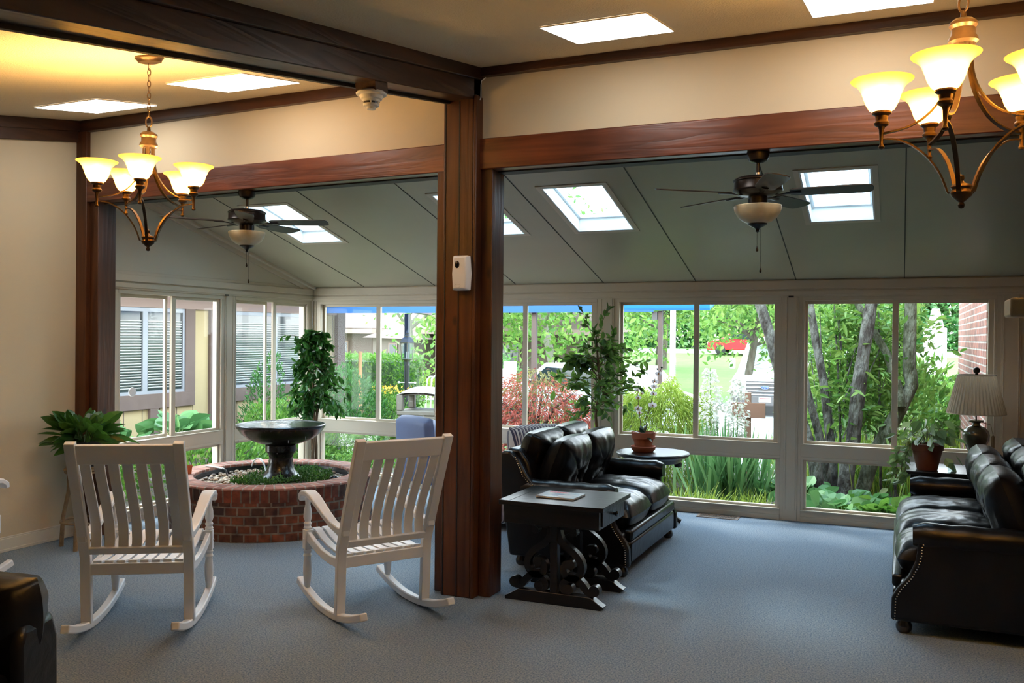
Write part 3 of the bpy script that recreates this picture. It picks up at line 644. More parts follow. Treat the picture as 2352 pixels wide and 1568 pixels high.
# ------------------------------------------------------------------ leafy indoor trees
m_fic = leafmat('ficus_leaf', (.010, .055, .014), (.07, .22, .05), (.020, .095, .022), rough=.28, transl=.22, tc=(.10, .30, .04))
m_silk = leafmat('silk_leaf', (.012, .045, .016), (.06, .14, .03), (.02, .075, .02), rough=.4, transl=.3, tc=(.20, .38, .06))
def twigs(g, lg, start, direction, L, nleaf, size, droop=.5, r=.004, spread=.5):
    p = np.array(start, float); d = np.array(direction, float); d /= np.linalg.norm(d); pts = [p.copy()]; n = 7
    for k in range(n):
        d = d + RNG.normal(size=3) * .12 + np.array([0, 0, -droop * .18]); d /= np.linalg.norm(d); p = p + d * L / n; pts.append(p.copy())
    g.tube(pts, np.linspace(r, r * .35, len(pts)), 5)
    P = np.array(pts); tt = RNG.uniform(.15, 1.0, nleaf) * n; i = np.minimum(tt.astype(int), n - 1); f = (tt - i)[:, None]
    c = P[i] * (1 - f) + P[i + 1] * f; base = P[i + 1] - P[i]; base /= np.linalg.norm(base, axis=1)[:, None]
    dd = base * .7 + RNG.normal(size=(nleaf, 3)) * spread + np.array([0, 0, -droop * .6])
    lg.leaves(c, dd, RNG.uniform(size * .75, size * 1.15, nleaf), .50, fold=.22, hi=True)
    return P
t = thing('indoor_tree', 'bushy dark green indoor tree in the sunroom corner behind the fountain', 'plant', (-5.60, 7.72, 0))
g = G(); lg = G()
lathe_pot(t, .12, .16, .28, mat('black_pot', (.02, .02, .02), .5))
for k in range(3):
    a = k * 2.1; g.tube([(.03 * math.cos(a), .03 * math.sin(a), .22), (.025 * math.cos(a + 1), .025 * math.sin(a + 1), .5), (.03 * math.cos(a + 2.2), .03 * math.sin(a + 2.2), .8), (.05 * math.cos(a + 3), .05 * math.sin(a + 3), 1.05), (.08 * math.cos(a + 3), .08 * math.sin(a + 3), 1.45)], [.016, .014, .013, .012, .007], 8)
for k in range(92):
    z = rnd(.86, 1.68); a = rnd(0, 6.28); rad = (.34 if z < 1.35 else .34 * max(.25, (1.80 - z) / .45)) * rnd(.7, 1.1)
    twigs(g, lg, (rnd(-.04, .04), rnd(-.04, .04), z), (math.cos(a), math.sin(a), rnd(.1, .8)), rad * rnd(.7, 1.2), 15, .088, droop=1.1, spread=.8)
for q in ((-.18, .02, 1.0, -.5, 0), (-.10, 0, 1.5, -.35, .35), (.1, 0, 1.0, .7, -.15), (.12, -.05, 1.02, .8, -.2)):
    twigs(g, lg, (q[0] * .3, q[1], q[2]), (q[3], -.1, q[4] + .5), .42, 16, .075, droop=1.2)
g.build('trunk', m_stem, t); lg.build('foliage', m_fic, t, smooth=False)
t = thing('artificial_tree', 'tall artificial leafy tree behind the black loveseat', 'plant', (-2.62, 8.02, 0))
g = G(); lg = G(); lathe_pot(t, .12, .15, .24, MATS['black_pot'])
g.tube([(0, 0, .2), (.02, 0, .6), (-.01, 0, .9), (.03, 0, 1.2), (.0, 0, 1.5), (-.02, 0, 1.7)], [.018, .016, .015, .013, .010, .006], 8)
for k in range(56):
    z = rnd(.95, 1.55); a = rnd(0, 6.28); twigs(g, lg, (0, 0, z), (math.cos(a), math.sin(a) * .7, rnd(.2, .9)), rnd(.18, .40) * (1.25 if z < 1.4 else .8), 12, .092, droop=.45)
for q in ((.15, 0, 1.45, .8, .35, .36, 16), (.1, 0, 1.28, 1, .12, .56, 20), (-.05, 0, 1.18, -1, .3, .42, 16), (0, 0, 1.5, -.12, 1, .45, 18), (0, 0, 1.6, .1, 1, .36, 14), (-.02, 0, .98, -.8, .0, .30, 9), (0, 0, 1.25, .9, .6, .5, 18), (.05, 0, 1.1, .8, .1, .5, 16)):
    twigs(g, lg, (q[0] * .2, 0, q[2]), (q[3], -.15, q[4]), q[5], q[6], .08, droop=.25)
g.build('trunk', m_stem, t); lg.build('foliage', m_silk, t, smooth=False)

# ------------------------------------------------------------------ stool with potted plant (left wall)
m_bamboo = mat('bent_cane', (.20, .13, .07), .6, col2=(.36, .25, .14), vscale=20, var=.2)
t = thing('cane_stand', 'rustic bent cane plant stand against the left wall', 'plant stand', (-5.79, 5.03, 0))
for k in range(4):
    a = .5 + k * PI / 2; x0, y0, x1, y1 = .17 * math.cos(a), .17 * math.sin(a), .11 * math.cos(a), .11 * math.sin(a)
    G().tube([(x0, y0, 0), (x0 * .93, y0 * .93, .22), (x1 * 1.08, y1 * 1.08, .42), (x1, y1, .62)], [.017, .015, .015, .014], 8).build('leg', m_bamboo, t)
for z, r in ((.20, .165), (.58, .135), (.60, .14)):
    a = np.linspace(0, 2 * PI, 25); G().tube(np.stack([r * np.cos(a), r * np.sin(a), np.full(25, z)], 1), .009, 7, cap=False).build('hoop', m_bamboo, t)
G().lathe([(0, .605), (.135, .605), (.135, .62), (0, .62)], 24).build('seat', m_bamboo, t)
t = thing('potted_plant', 'broad leaved green houseplant in a dark pot on the cane stand', 'plant', (-5.79, 5.03, .62))
lathe_pot(t, .09, .13, .20, MATS['black_pot'])
g = G(); n = 74; ang = RNG.uniform(0, 2 * PI, n); el = RNG.uniform(.15, 1.25, n)
d = np.stack([np.cos(ang) * np.cos(el), np.sin(ang) * np.cos(el), np.sin(el)], 1); st0 = np.stack([np.cos(ang) * .03, np.sin(ang) * .03, np.full(n, .17)], 1)
Ls = RNG.uniform(.16, .34, n)
for k in range(n):
    p1 = st0[k] + d[k] * Ls[k] * .45; g.tube([st0[k], (st0[k] + p1) / 2 + [0, 0, .01], p1], .0022, 4)
g.build('stem', leafmat('stem_green', (.05, .12, .03), (.08, .16, .04)), t)
g = G(); b = st0 + d * Ls[:, None] * .45; d[:, 0] = np.where(d[:, 0] < 0, d[:, 0] * .72, d[:, 0]); d2 = d.copy(); d2[:, 2] -= .15; 
g.leaves(b, d2, Ls * .75, .40, fold=.2, droop=.30, hi=True)
g.leaves(b[::2] * .9, d2[::2] + U3(len(b[::2])) * .4, Ls[::2] * .7, .38, fold=.2, droop=.25, hi=True)
g.build('leaf_clump', leafmat('broad_leaf', (.02, .07, .015), (.07, .17, .04), (.035, .11, .02), rough=.3, transl=.2, tc=(.15, .35, .04)), t, smooth=False)

# ------------------------------------------------------------------ sofas
m_feet = mat('dark_foot', (.012, .008, .006), .25, coat=.4)
def sofa(name, label, loc, rz, width, n, cat='sofa', back_h=.80, group=None, dep=.93, cush_top=.94, near_only=False):
    """local x along the length, y = 0 at the back, front at y = dep"""
    t = thing(name, label, cat, loc, rz, group); W2 = width / 2; aw = .15; iw = width - 2 * aw
    for sx in (-1, 1):
        for y in (.09, dep - .09):
            G().lathe([(0, 0), (.028, 0), (.042, .018), (.044, .04), (.034, .062), (.03, .10)], 16, c=(sx * (W2 - .09), y, 0)).build('foot', m_feet, t)
    g = G().bb(-W2 + .03, W2 - .03, .06, dep - .07, .075, .30); g.build('base', m_leather, t, bevel=.02)
    G().bb(-W2 + aw * .8, W2 - aw * .8, dep - .09, dep - .03, .085, .235).bb(-W2 + aw * .8, W2 - aw * .8, dep - .09, dep - .025, .24, .315).build('front_apron', m_leather, t, bevel=.018)
    prof = [(.02, .075), (-.045, .50), (-.07, back_h - .06), (-.05, back_h), (.02, back_h + .005), (.09, back_h - .06), (.15, .66), (.20, .605), (.30, .585), (.62, .575), (.74, .57), (.775, .54), (.775, .47), (.785, .41), (.82, .33), (.875, .26), (.905, .20), (.91, .075)]
    for sx in (-1, 1):
        xa, xb_ = (W2 - .02, W2 - aw * .62) if sx > 0 else (-W2 + .02, -W2 + aw * .62)
        a = G().prism(prof, min(xa, xb_), max(xa, xb_)).build('arm', m_leather, t, bevel=.018, ang=.5)
        xr = sx * (W2 - aw * .52)
        gr = G(); ys = np.linspace(.10, .80, 12); rr = [.074 + .004 * math.sin(k * 2.1) for k in range(12)]; rr[-1] = .055; rr[0] = .06
        gr.tube([(xr, y, .555) for y in ys], rr, 18); gr.build('arm_roll', m_leather, t, ang=1.2)
        gn = G(); xo = sx * (W2 - .016)
        path = [(.74, .545), (.760, .50), (.762, .455), (.775, .40), (.81, .325), (.865, .255), (.892, .20), (.896, .085)]
        P = np.array(path); seg = np.linalg.norm(np.diff(P, axis=0), axis=1); s_ = np.concatenate([[0], np.cumsum(seg)])
        for q in np.arange(0, s_[-1], .016):
            gn.ball((xo, np.interp(q, s_, P[:, 0]) - .008, np.interp(q, s_, P[:, 1])), .0042, 6, 4)
        P = np.array([(.075, back_h - .03), (.135, .66), (.185, .61), (.27, .59)]); seg = np.linalg.norm(np.diff(P, axis=0), axis=1); s_ = np.concatenate([[0], np.cumsum(seg)])
        for q in np.arange(0, s_[-1], .016): gn.ball((xo, np.interp(q, s_, P[:, 0]) - .01, np.interp(q, s_, P[:, 1]) - .008), .0042, 6, 4)
        gn.build('nailhead_trim', m_nail, a, kind='stuff')
    g = G().prism([(.0, .28), (-.05, .5), (-.065, back_h - .05), (-.02, back_h + .02), (.07, back_h + .01), (.14, back_h - .08), (.22, .30)], -W2 + aw * .55, W2 - aw * .55)
    g.build('back_frame', m_leather, t, bevel=.02)
    cw = iw / n
    for k in range(n):
        x = -iw / 2 + cw * (k + .5)
        G().pillow(cw * 1.03, .67, .27, rotm(PI / 2, 0, 0, (x, .56, .392)), 34, e=.50, sq=4.2, wr=.008, seed=k * 3.1).build('seat_cushion', m_leather, t, ang=1.5)
        G().pillow(cw * 1.0, .26, .20, rotm(-.3, 0, 0, (x, .10, back_h + .0)), 22, e=.45, sq=4, wr=.014, seed=k * 5.7 + 1).build('head_cushion', m_leather, t, ang=1.5)
        G().pillow(cw * 1.02, .52, .26, rotm(-.36, 0, 0, (x, .28, .665)), 52, tuft=.055, cross=.020, e=.5, sq=3.4, wr=.010, seed=k * 2.3 + 9).build('back_cushion', m_leather, t, ang=1.5).rotation_euler = (0, 0, 0)
    return t
sofa('loveseat', 'black leather loveseat with two tufted back cushions, facing right beside the post', (-2.60, 6.63, 0), -PI / 2, 1.50, 2, cat='loveseat', back_h=.82)
sofa('leather_sofa', 'long black leather sofa with three seat cushions along the right edge', (.865, 6.44, 0), PI / 2, 2.02, 3, back_h=.84)
# armchair corner at bottom left
t = thing('leather_armchair', 'black leather armchair back cut off by the bottom left corner', 'armchair', (-3.14, 2.02, 0), math.radians(24))
G().pillow(.90, .30, .30, rotm(0, 0, 0, (0, 0, .655)), 26, e=.34, sq=5, wr=.02, seed=4).build('top_cushion', m_leather, t, ang=1.5)
G().prism([(-.12, .10), (-.14, .60), (-.10, .66), (.10, .66), (.14, .56), (.15, .10)], -.44, .44).build('back', m_leather, t, bevel=.03)
G().bb(-.43, .43, -.85, -.1, .1, .38).build('seat', m_leather, t, bevel=.04)
for sx in (-1, 1):
    G().bb(sx * .34 - .07, sx * .34 + .07, -.86, -.08, .1, .52).build('arm', m_leather, t, bevel=.05)
for sx in (-1, 1):
    for y in (-.75, .05): G().lathe([(.025, 0), (.035, .05), (.03, .11)], 12, c=(sx * .35, y, 0)).build('foot', m_feet, t)

# ------------------------------------------------------------------ blue chair and striped armchair
m_blue = mat('blue_vinyl', (.16, .22, .42), .45, bump=.15, bscale=12)
t = thing('blue_chair', 'blue upholstered armchair behind the right rocking chair', 'armchair', (-4.22, 7.48, 0), math.radians(-28))
G().pillow(.60, .66, .17, rotm(.10, 0, 0, (0, .0, .56)), 20, e=.22, sq=10, wr=.003).build('backrest', m_blue, t, ang=1.2)
G().bb(-.28, .28, .03, .58, .30, .44).build('seat', m_blue, t, bevel=.04)
for sx in (-1, 1):
    G().sweep([(-.02, .56), (.25, .585), (.5, .58), (.54, .55)], .06, .035, x0=sx * .32).build('arm', m_white, t, bevel=.01)
    for y in (-.02, .5): G().tube([(sx * .31, y, 0), (sx * .31, y, .57)], .018, 10).build('leg', m_white, t)
m_str = stripemat('stripe_back', 0, .034, (.62, .58, .55), (.045, .04, .075), (.40, .33, .34))
m_strz = stripemat('stripe_seat', 0, .034, (.62, .58, .55), (.045, .04, .075), (.40, .33, .34), duty=.5)
t = thing('striped_armchair', 'armchair in navy and cream striped fabric behind the loveseat', 'armchair', (-3.18, 7.42, 0), math.radians(62))
G().pillow(.62, .66, .20, rotm(-.22, 0, 0, (0, -.33, .56)), 22, e=.3, sq=6, wr=.004).build('backrest', m_str, t, ang=1.2)
G().pillow(.62, .66, .18, rotm(PI / 2, 0, 0, (0, .02, .36)), 20, e=.25, sq=8, wr=.004).build('seat_cushion', m_strz, t, ang=1.2)
G().bb(-.33, .33, -.32, .33, .06, .28).build('base', m_str, t, bevel=.02)
for sx in (-1, 1): G().bb(sx * .37 - .055, sx * .37 + .055, -.36, .32, .06, .52).build('arm', m_str, t, bevel=.04)
G().ball((.1, -.245, .70), .014, 10, 6).build('button', m_nail, t)

# ------------------------------------------------------------------ end table with carved scroll supports, and magazine
t = thing('end_table', 'dark wooden end table with carved scroll legs and small drawer beside the loveseat', 'table', (-1.955, 5.375, 0))
G().bb(-.34, .34, -.295, .295, .605, .632).build('top', m_tbl, t, bevel=.003)
for q in ((-.34, -.27), (.27, .34)): G().bb(*q, -.295, .295, .632, .6335).build('breadboard_end', m_tbl, t, smooth=False)
G().bb(-.315, .305, -.265, .265, .49, .605).build('apron', m_tbl, t, bevel=.003)
d = G().bb(.300, .314, -.215, .215, .505, .598).build('drawer', m_tbl, t, bevel=.002)
G().lathe([(0, 0), (.008, 0), (.008, .012), (.017, .018), (.017, .026), (0, .03)], 14, rotm(0, PI / 2, 0, (.314, 0, .55))).build('knob', m_feet, d)
def scroll(g, pts, w, y, th=.05):
    p = np.array(pts, float); n = 30; s = np.linspace(0, len(p) - 1, n); q = np.stack([np.interp(s, range(len(p)), p[:, i]) for i in (0, 1)], 1)
    for _ in range(3): q[1:-1] = (q[:-2] + q[1:-1] * 2 + q[2:]) / 4
    T = np.gradient(q, axis=0); T /= np.linalg.norm(T, axis=1)[:, None]; N = np.stack([-T[:, 1], T[:, 0]], 1) * w / 2
    V = []
    for i in range(n):
        a = q[i] + N[i]; b = q[i] - N[i]; V += [(a[0], y - th / 2, a[1]), (b[0], y - th / 2, b[1]), (b[0], y + th / 2, b[1]), (a[0], y + th / 2, a[1])]
    F = [(i * 4 + j, i * 4 + (j + 1) % 4, (i + 1) * 4 + (j + 1) % 4, (i + 1) * 4 + j) for i in range(n - 1) for j in range(4)] + [(3, 2, 1, 0), tuple((n - 1) * 4 + j for j in range(4))]
    g.add(V, F)
for y in (-.19, .235):
    G().prism([(0, 0), (0, 0)], 0, 0) if False else None
    foot = G(); poly = [(-.325, .0), (.30, .0), (.325, .02), (.30, .032), (.265, .055), (.24, .072), (-.235, .072), (-.26, .055), (-.295, .034), (-.325, .02)]
    foot.prism(poly, y - .035, y + .035, Matrix(((0, 1, 0, 0), (1, 0, 0, 0), (0, 0, 1, 0), (0, 0, 0, 1)))); fo = foot.build('foot_rail', m_tbl, t, bevel=.004)
    G().bb(-.024, .024, y - .03, y + .03, .07, .49).build('support_post', m_tbl, t, bevel=.003)
    for sx in (-1, 1):
        g = G(); f = lambda P: [(sx * a, b) for a, b in P]
        scroll(g, f([(.02, .475), (.03, .40), (.075, .36), (.145, .32), (.185, .26), (.175, .20), (.13, .165), (.08, .175), (.055, .22), (.075, .265), (.11, .262)]), .042, y)
        scroll(g, f([(.09, .185), (.14, .175), (.185, .14), (.215, .10), (.255, .095), (.27, .115)]), .045, y)
        scroll(g, f([(.15, .17), (.09, .165), (.055, .13), (.06, .095), (.095, .085), (.11, .11)]), .040, y)
        scroll(g, f([(.03, .48), (.09, .485), (.13, .47), (.125, .44)]), .036, y)
        for c_, r_ in (((.262, .112), .034), ((.098, .105), .030), ((.108, .255), .030), ((.125, .45), .024)):
            a = np.arange(16) * PI / 8; V = [(sx * c_[0] + r_ * math.cos(q), yy, c_[1] + r_ * math.sin(q)) for yy in (y - .029, y + .029) for q in a]
            g.add(V, [(i, (i + 1) % 16, 16 + (i + 1) % 16, 16 + i) for i in range(16)] + [tuple(range(16)), tuple(range(31, 15, -1))])
        g.build('scroll_leg', m_tbl, t, bevel=.003)
m_mag = mat('magazine_paper', (.78, .80, .82), .3)
t = thing('magazine', 'glossy magazine with pale blue cover and red title on the end table', 'magazine', (-1.985, 5.355, .6336), math.radians(-3))
G().bb(-.128, .128, -.10, .10, 0, .010).build('pages', m_mag, t, bevel=.001)
m_cov = mat('magazine_cover', (.50, .68, .80), .2, col2=(.80, .86, .90), vscale=18, var=.15, coat=.5)
G().bb(-.128, .128, -.10, .10, .010, .0112).build('cover', m_cov, t, smooth=False)
m_red = mat('print_red', (.65, .05, .12), .3); m_ink = mat('print_blue', (.06, .15, .28), .3)
g = G()
for k in range(7): g.bb(-.118 + k * .0, -.112 + k * .0, 0, 0, 0, 0) if False else g.bb(-.10 + k * .018, -.088 + k * .018, .052, .085, .0112, .0116)
g.build('masthead', m_red, t, smooth=False)
g = G()
for k in range(5): g.bb(-.05, -.05 + rnd(.05, .09), -.055 + k * .018, -.048 + k * .018, .0112, .0116)
g.build('cover_lines', m_ink, t, smooth=False)

# ------------------------------------------------------------------ round table with orchid
t = thing('round_table', 'round dark wooden side table by the window behind the loveseat arm', 'table', (-2.03, 7.83, 0))
G().lathe([(0, .590), (.29, .590), (.315, .600), (.325, .612), (.325, .622), (.318, .630), (0, .630)], 48).build('top', m_tbl, t)
G().lathe([(.16, .535), (.24, .545), (.26, .57), (.28, .59)], 36).build('apron', m_tbl, t)
G().lathe([(0, .04), (.09, .05), (.05, .09), (.04, .16), (.065, .24), (.075, .30), (.05, .38), (.045, .46), (.08, .52), (.10, .55)], 24).build('column', m_tbl, t)
for k in range(4):
    a = k * PI / 2 + .3; G().tube([(.05 * math.cos(a), .05 * math.sin(a), .10), (.14 * math.cos(a), .14 * math.sin(a), .09), (.22 * math.cos(a), .22 * math.sin(a), .03), (.25 * math.cos(a), .25 * math.sin(a), .018)], [.028, .026, .022, .02], 8).build('leg', m_tbl, t)
    G().lathe([(0, .495), (.03, .50), (.037, .53), (.02, .56)], 12, c=(.22 * math.cos(a), .22 * math.sin(a), 0)).build('drop_finial', m_tbl, t)
t = thing('orchid', 'white flowering orchid in a clay pot and saucer on the round table', 'plant', (-2.11, 7.80, .631))
G().lathe([(0, 0), (.085, 0), (.105, .022), (.112, .05), (.105, .052), (.095, .03), (0, .02)], 32).build('saucer', m_terra, t)
G().lathe([(0, .022), (.070, .024), (.092, .12), (.104, .12), (.108, .175), (.098, .178), (.092, .15), (0, .15)], 32).build('pot', m_terra, t)
G().lathe([(0, .155), (.09, .152)], 20).build('soil', m_soil, t)
m_ol = leafmat('orchid_leaf', (.02, .05, .03), (.035, .075, .04), transl=.1, rough=.35)
g = G(); g.blades([(0, 0, .15)] * 6, [(-1, -.2, .55), (1, -.1, .55), (.7, -.8, .2), (-.2, -.6, .9), (-.4, .6, .9), (.3, .3, 1.2)], np.array([.17, .18, .13, .10, .13, .12]), np.array([.045, .045, .055, .055, .05, .045]), np.array([.4, .35, .9, .2, .3, .2]), 6); g.build('leaf_rosette', m_ol, t)
g = G(); sA = [(-.01, 0, .15), (-.03, 0, .27), (-.045, 0, .38), (-.055, .0, .50), (-.05, 0, .57)]; sB = [(.01, 0, .15), (.03, 0, .28), (.065, 0, .42), (.085, 0, .55), (.10, 0, .66), (.155, 0, .74)]; sC = [(.0, 0, .15), (.015, 0, .28), (.05, 0, .40)]
for q in (sA, sB, sC): g.tube(q, .0028, 6)
g.build('stem', m_stem, t)
m_pet = leafmat('orchid_petal', (.75, .68, .72), (.85, .82, .84), transl=.4, rough=.5); m_lip = mat('orchid_lip', (.55, .22, .05), .5)
def flower(c, s, yaw):
    g = G(); R_ = rotm(0, 0, yaw, c)
    for k, (sz, asp) in enumerate([(1, .95), (.8, .6), (.8, .6), (1, .95), (.8, .6)]):
        a = [0.05, 1.57, 3.9, 3.09, 5.5][k]; h = s * sz
        pts = [(0, 0, 0)] + [(h * (math.cos(a) * (.5 + .5 * math.cos(b)) - math.sin(a) * asp * .5 * math.sin(b)), -.004 - .006 * math.cos(b), h * (math.sin(a) * (.5 + .5 * math.cos(b)) + math.cos(a) * asp * .5 * math.sin(b))) for b in np.linspace(-2.6, 2.6, 9)]
        g.add(pts, [(0, i, i + 1) for i in range(1, 9)], R_)
    f = g.build('flower', m_pet, t, smooth=False); G().ball((c[0], c[1] - .008, c[2] - .003), (.006, .007, .009), 8, 5).build('lip', m_lip, f)
for c_, s_, y_ in (((-.052, 0, .385), .036, .5), ((-.035, 0, .35), .030, -.4), ((-.05, 0, .48), .028, .3), ((-.06, 0, .55), .026, 0), ((.085, -.01, .42), .040, 0), ((.09, 0, .52), .030, .3), ((.095, 0, .585), .034, -.2), ((.10, 0, .63), .032, .3), ((.135, 0, .70), .034, 0), ((-.02, 0, .52), .02, .8)): flower(c_, s_, y_)
g = G(); g.ball((.16, 0, .755), .010, 8, 5).ball((.12, 0, .74), .009, 8, 5).ball((-.05, 0, .585), .008, 8, 5).ball((-.055, 0, .61), .006, 8, 5); g.build('bud', m_ol, t)

# ------------------------------------------------------------------ square table with vine plant, jar and lamp
t = thing('side_table', 'square dark side table behind the far arm of the long sofa', 'table', (.40, 7.94, 0))
G().bb(-.36, .36, -.29, .29, .60, .625).build('top', m_tbl, t, bevel=.003); G().bb(-.33, .33, -.26, .26, .50, .60).build('apron', m_tbl, t, bevel=.003)
for sx in (-1, 1):
    for sy in (-1, 1): G().bb(sx * .30 - .022, sx * .30 + .022, sy * .23 - .022, sy * .23 + .022, 0, .50).build('leg', m_tbl, t, bevel=.003)
t = thing('potted_vine', 'trailing vine with pale green leaves in a brown clay pot beside the lamp', 'plant', (.19, 7.80, .626))
lathe_pot(t, .075, .118, .205, mat('brown_clay', (.16, .05, .028), .6), rim=.25)
m_vine = leafmat('vine_leaf', (.10, .17, .06), (.42, .52, .24), (.20, .32, .10), transl=.35, rough=.4)
g = G(); lg = G()
for k in range(30):
    a = rnd(0, 6.28); el = rnd(.3, 1.3); L = rnd(.13, .27); d_ = np.array([math.cos(a) * math.cos(el), math.sin(a) * math.cos(el), math.sin(el)])
    p0 = np.array([d_[0] * .04, d_[1] * .04, .18]); p1 = p0 + d_ * L * .6; p2 = p0 + d_ * L + [0, 0, -.01]; g.tube([p0, p1, p2], .0016, 4)
    lg.leaves([p2, p1], [(d_[0], d_[1], -.3), (d_[0] + .4, d_[1] - .3, .1)], np.array([rnd(.085, .125), rnd(.06, .09)]), .66, fold=.2, droop=.15, hi=True)
for k in range(9):
    a = 3.1 + rnd(-.75, .55); r_ = .13; p = np.array([math.cos(a) * .09, math.sin(a) * .09, .20]); pts = [p]
    for q in range(7): p = p + np.array([math.cos(a) * (.035 if q < 3 else .004) + rnd(-.02, .02), math.sin(a) * (.03 if q < 3 else 0) - .012, .02 if q < 1 else -rnd(.03, .075)]); pts.append(p)
    g.tube(pts, .0018, 4); pp = np.array(pts)[1:]; lg.leaves(pp, U3(len(pp)) * [1, 1, .5] + [-.3, -.3, -.5], RNG.uniform(.06, .10, len(pp)), .62, fold=.2, hi=True)
for q in ((.13, -.02, .10), (.16, 0, .07), (.2, -.05, .13)): lg.leaves([q], [(.5, -.3, -.8)], .10, .7, hi=True)
g.build('stem', m_stem, t); lg.build('foliage', m_vine, t, smooth=False)
t = thing('glass_jar', 'small clear glass jar beside the vine pot on the side table', 'jar', (.36, 7.74, .626))
G().lathe([(0, 0), (.024, 0), (.026, .05), (.02, .058), (.022, .07), (.019, .07), (.017, .058), (.023, .05), (.022, .004), (0, .004)], 20).build('jar_body', glassmat('jar_glass', (.85, .9, .9), 1.45), t)
t = thing('table_lamp', 'table lamp with cream pleated shade and dark urn base', 'lamp', (.545, 8.0, .626))
m_urn = mat('urn_glaze', (.035, .03, .02), .22, col2=(.11, .10, .07), vscale=12, var=.2, coat=.5, metal=.2)
G().lathe([(0, 0), (.065, 0), (.07, .012), (.055, .022), (.035, .04), (.03, .07), (.045, .12), (.075, .18), (.095, .235), (.100, .275), (.088, .31), (.06, .335), (.03, .345), (.026, .365), (.055, .378), (.055, .388), (.02, .395)], 36).build('base', m_urn, t)
G().tube([(0, 0, .39), (0, 0, .75)], .006, 8).build('rod', m_fan, t)
G().ball((0, 0, .785), .026, 14, 9).tube([(0, 0, .745), (0, 0, .77)], .012, 10).build('finial', m_fan, t)
m_shade, ts_, out_ = nodes('pleated_shade')
bs_ = ts_.nodes.new('ShaderNodeBsdfDiffuse'); bs_.inputs[0].default_value = (.62, .54, .42, 1); tl_ = ts_.nodes.new('ShaderNodeBsdfTranslucent'); tl_.inputs[0].default_value = (.55, .45, .32, 1); mx_ = ts_.nodes.new('ShaderNodeMixShader'); mx_.inputs[0].default_value = .3
ts_.links.new(bs_.outputs[0], mx_.inputs[1]); ts_.links.new(tl_.outputs[0], mx_.inputs[2]); ts_.links.new(mx_.outputs[0], out_.inputs[0])
n = 176; V = []; F = []
for k, (r_, z_) in enumerate([(.212, .445), (.206, .47), (.135, .745)]):
    for j in range(n):
        a = 2 * PI * j / n; rr_ = r_ * (1 + (.022 if (j % 4 in (0, 1)) else -.012)); V.append((rr_ * math.cos(a), rr_ * math.sin(a), z_))
for k in range(2):
    for j in range(n): F.append((k * n + j, k * n + (j + 1) % n, (k + 1) * n + (j + 1) % n, (k + 1) * n + j))
sh = G().add(V, F).build('shade', m_shade, t, smooth=False)
g = G()
for r_, z_ in ((.211, .443), (.138, .747)):
    a = np.linspace(0, 2 * PI, 49); g.tube(np.stack([r_ * np.cos(a), r_ * np.sin(a), np.full(49, z_)], 1), .0045, 6, cap=False)
g.build('shade_trim', mat('shade_trim', (.55, .48, .38), .7), sh)
g = G().tube([(.03, -.05, .38), (.10, -.06, .36), (.115, -.06, .28)], .003, 5); g.lathe([(.004, 0), (.012, -.01), (.014, -.10), (0, -.10)], 12, c=(.115, -.06, .28)); g.build('tassel', mat('tassel', (.28, .20, .12), .8), t)

# ------------------------------------------------------------------ wall bits
t = thing('air_freshener', 'white air freshener dispenser mounted on the centre post', 'air freshener', (-2.535, 5.048, 2.04))
P_ = [(-.052, -.105), (.052, -.105), (.058, 0), (.050, .112), (-.050, .112), (-.058, 0)]
V = []
for y, s_ in ((0, 1), (-.045, 1), (-.065, .80)):
    V += [(a * s_, y, b * (.5 + .5 * s_)) for a, b in P_]
F = [(i + 6 * k, (i + 1) % 6 + 6 * k, (i + 1) % 6 + 6 * (k + 1), i + 6 * (k + 1)) for k in range(2) for i in range(6)] + [tuple(range(5, -1, -1)), tuple(range(12, 18))]
G().add(V, F).build('case', m_white, t, bevel=.006, ang=.9)
G().lathe([(0, .004), (.012, .004), (.017, 0)], 20, rotm(PI / 2, 0, 0, (-.014, -.066, .055)) @ Matrix.Scale(1.35, 4, (0, 1, 0))).build('nozzle_window', mat('smoky_lens', (.02, .02, .03), .08, .5), t)
G().ball((.022, -.060, .090), (.007, .004, .011), 10, 6).build('sensor', m_black, t)
a = np.linspace(0, 2 * PI, 25); G().tube(np.stack([-.01 + .02 * np.cos(a), np.full(25, -.066), -.078 + .010 * np.sin(a)], 1), .001, 5, cap=False).build('embossed_oval', mat('emboss', (.62, .6, .6), .4), t)
ysd = 3.99; zsd = CZ(ysd) - .195
t = thing('smoke_detector', 'round white smoke detector on a square base under the big ceiling beam', 'smoke detector', (-2.55, ysd, zsd))
G().box((0, 0, -.02), (.12, .12, .055), rotm(math.atan(.163), 0, 0)).build('mount', w_y, t)
m_sd = mat('detector_plastic', (.74, .71, .64), .45)
G().lathe([(0, -.048), (.072, -.048), (.080, -.056), (.078, -.064), (.062, -.068), (.056, -.085), (.046, -.090), (.044, -.10)], 32).build('housing', m_sd, t)
G().lathe([(.040, -.098), (.040, -.112)], 24).build('vent_slot', m_black, t)
G().lathe([(.043, -.111), (.040, -.122), (.026, -.126), (.022, -.138), (0, -.14)], 24).build('cap', m_sd, t)
for k in range(6):
    G().box((.042 * math.cos(k * PI / 3), .042 * math.sin(k * PI / 3), -.105), (.006, .006, .014)).build('rib', m_sd, t, smooth=False)
o = G().tube([(0, 0, .075), (-.002, -.004, .05), (-.002, -.004, -.03), (-.008, -.004, -.045)], .003, 6).tube([(0, 0, .075), (.02, .02, .098)], .003, 6).build('cable_stub', m_white, None, loc=(-2.442, 5.092, 3.18)); tag(o, 'short white cable stub at the top right of the centre post', 'cable')
t = thing('wall_unit', 'cream box shaped wall unit cut off by the right picture edge', 'wall unit', (.29, 2.21, 1.722))
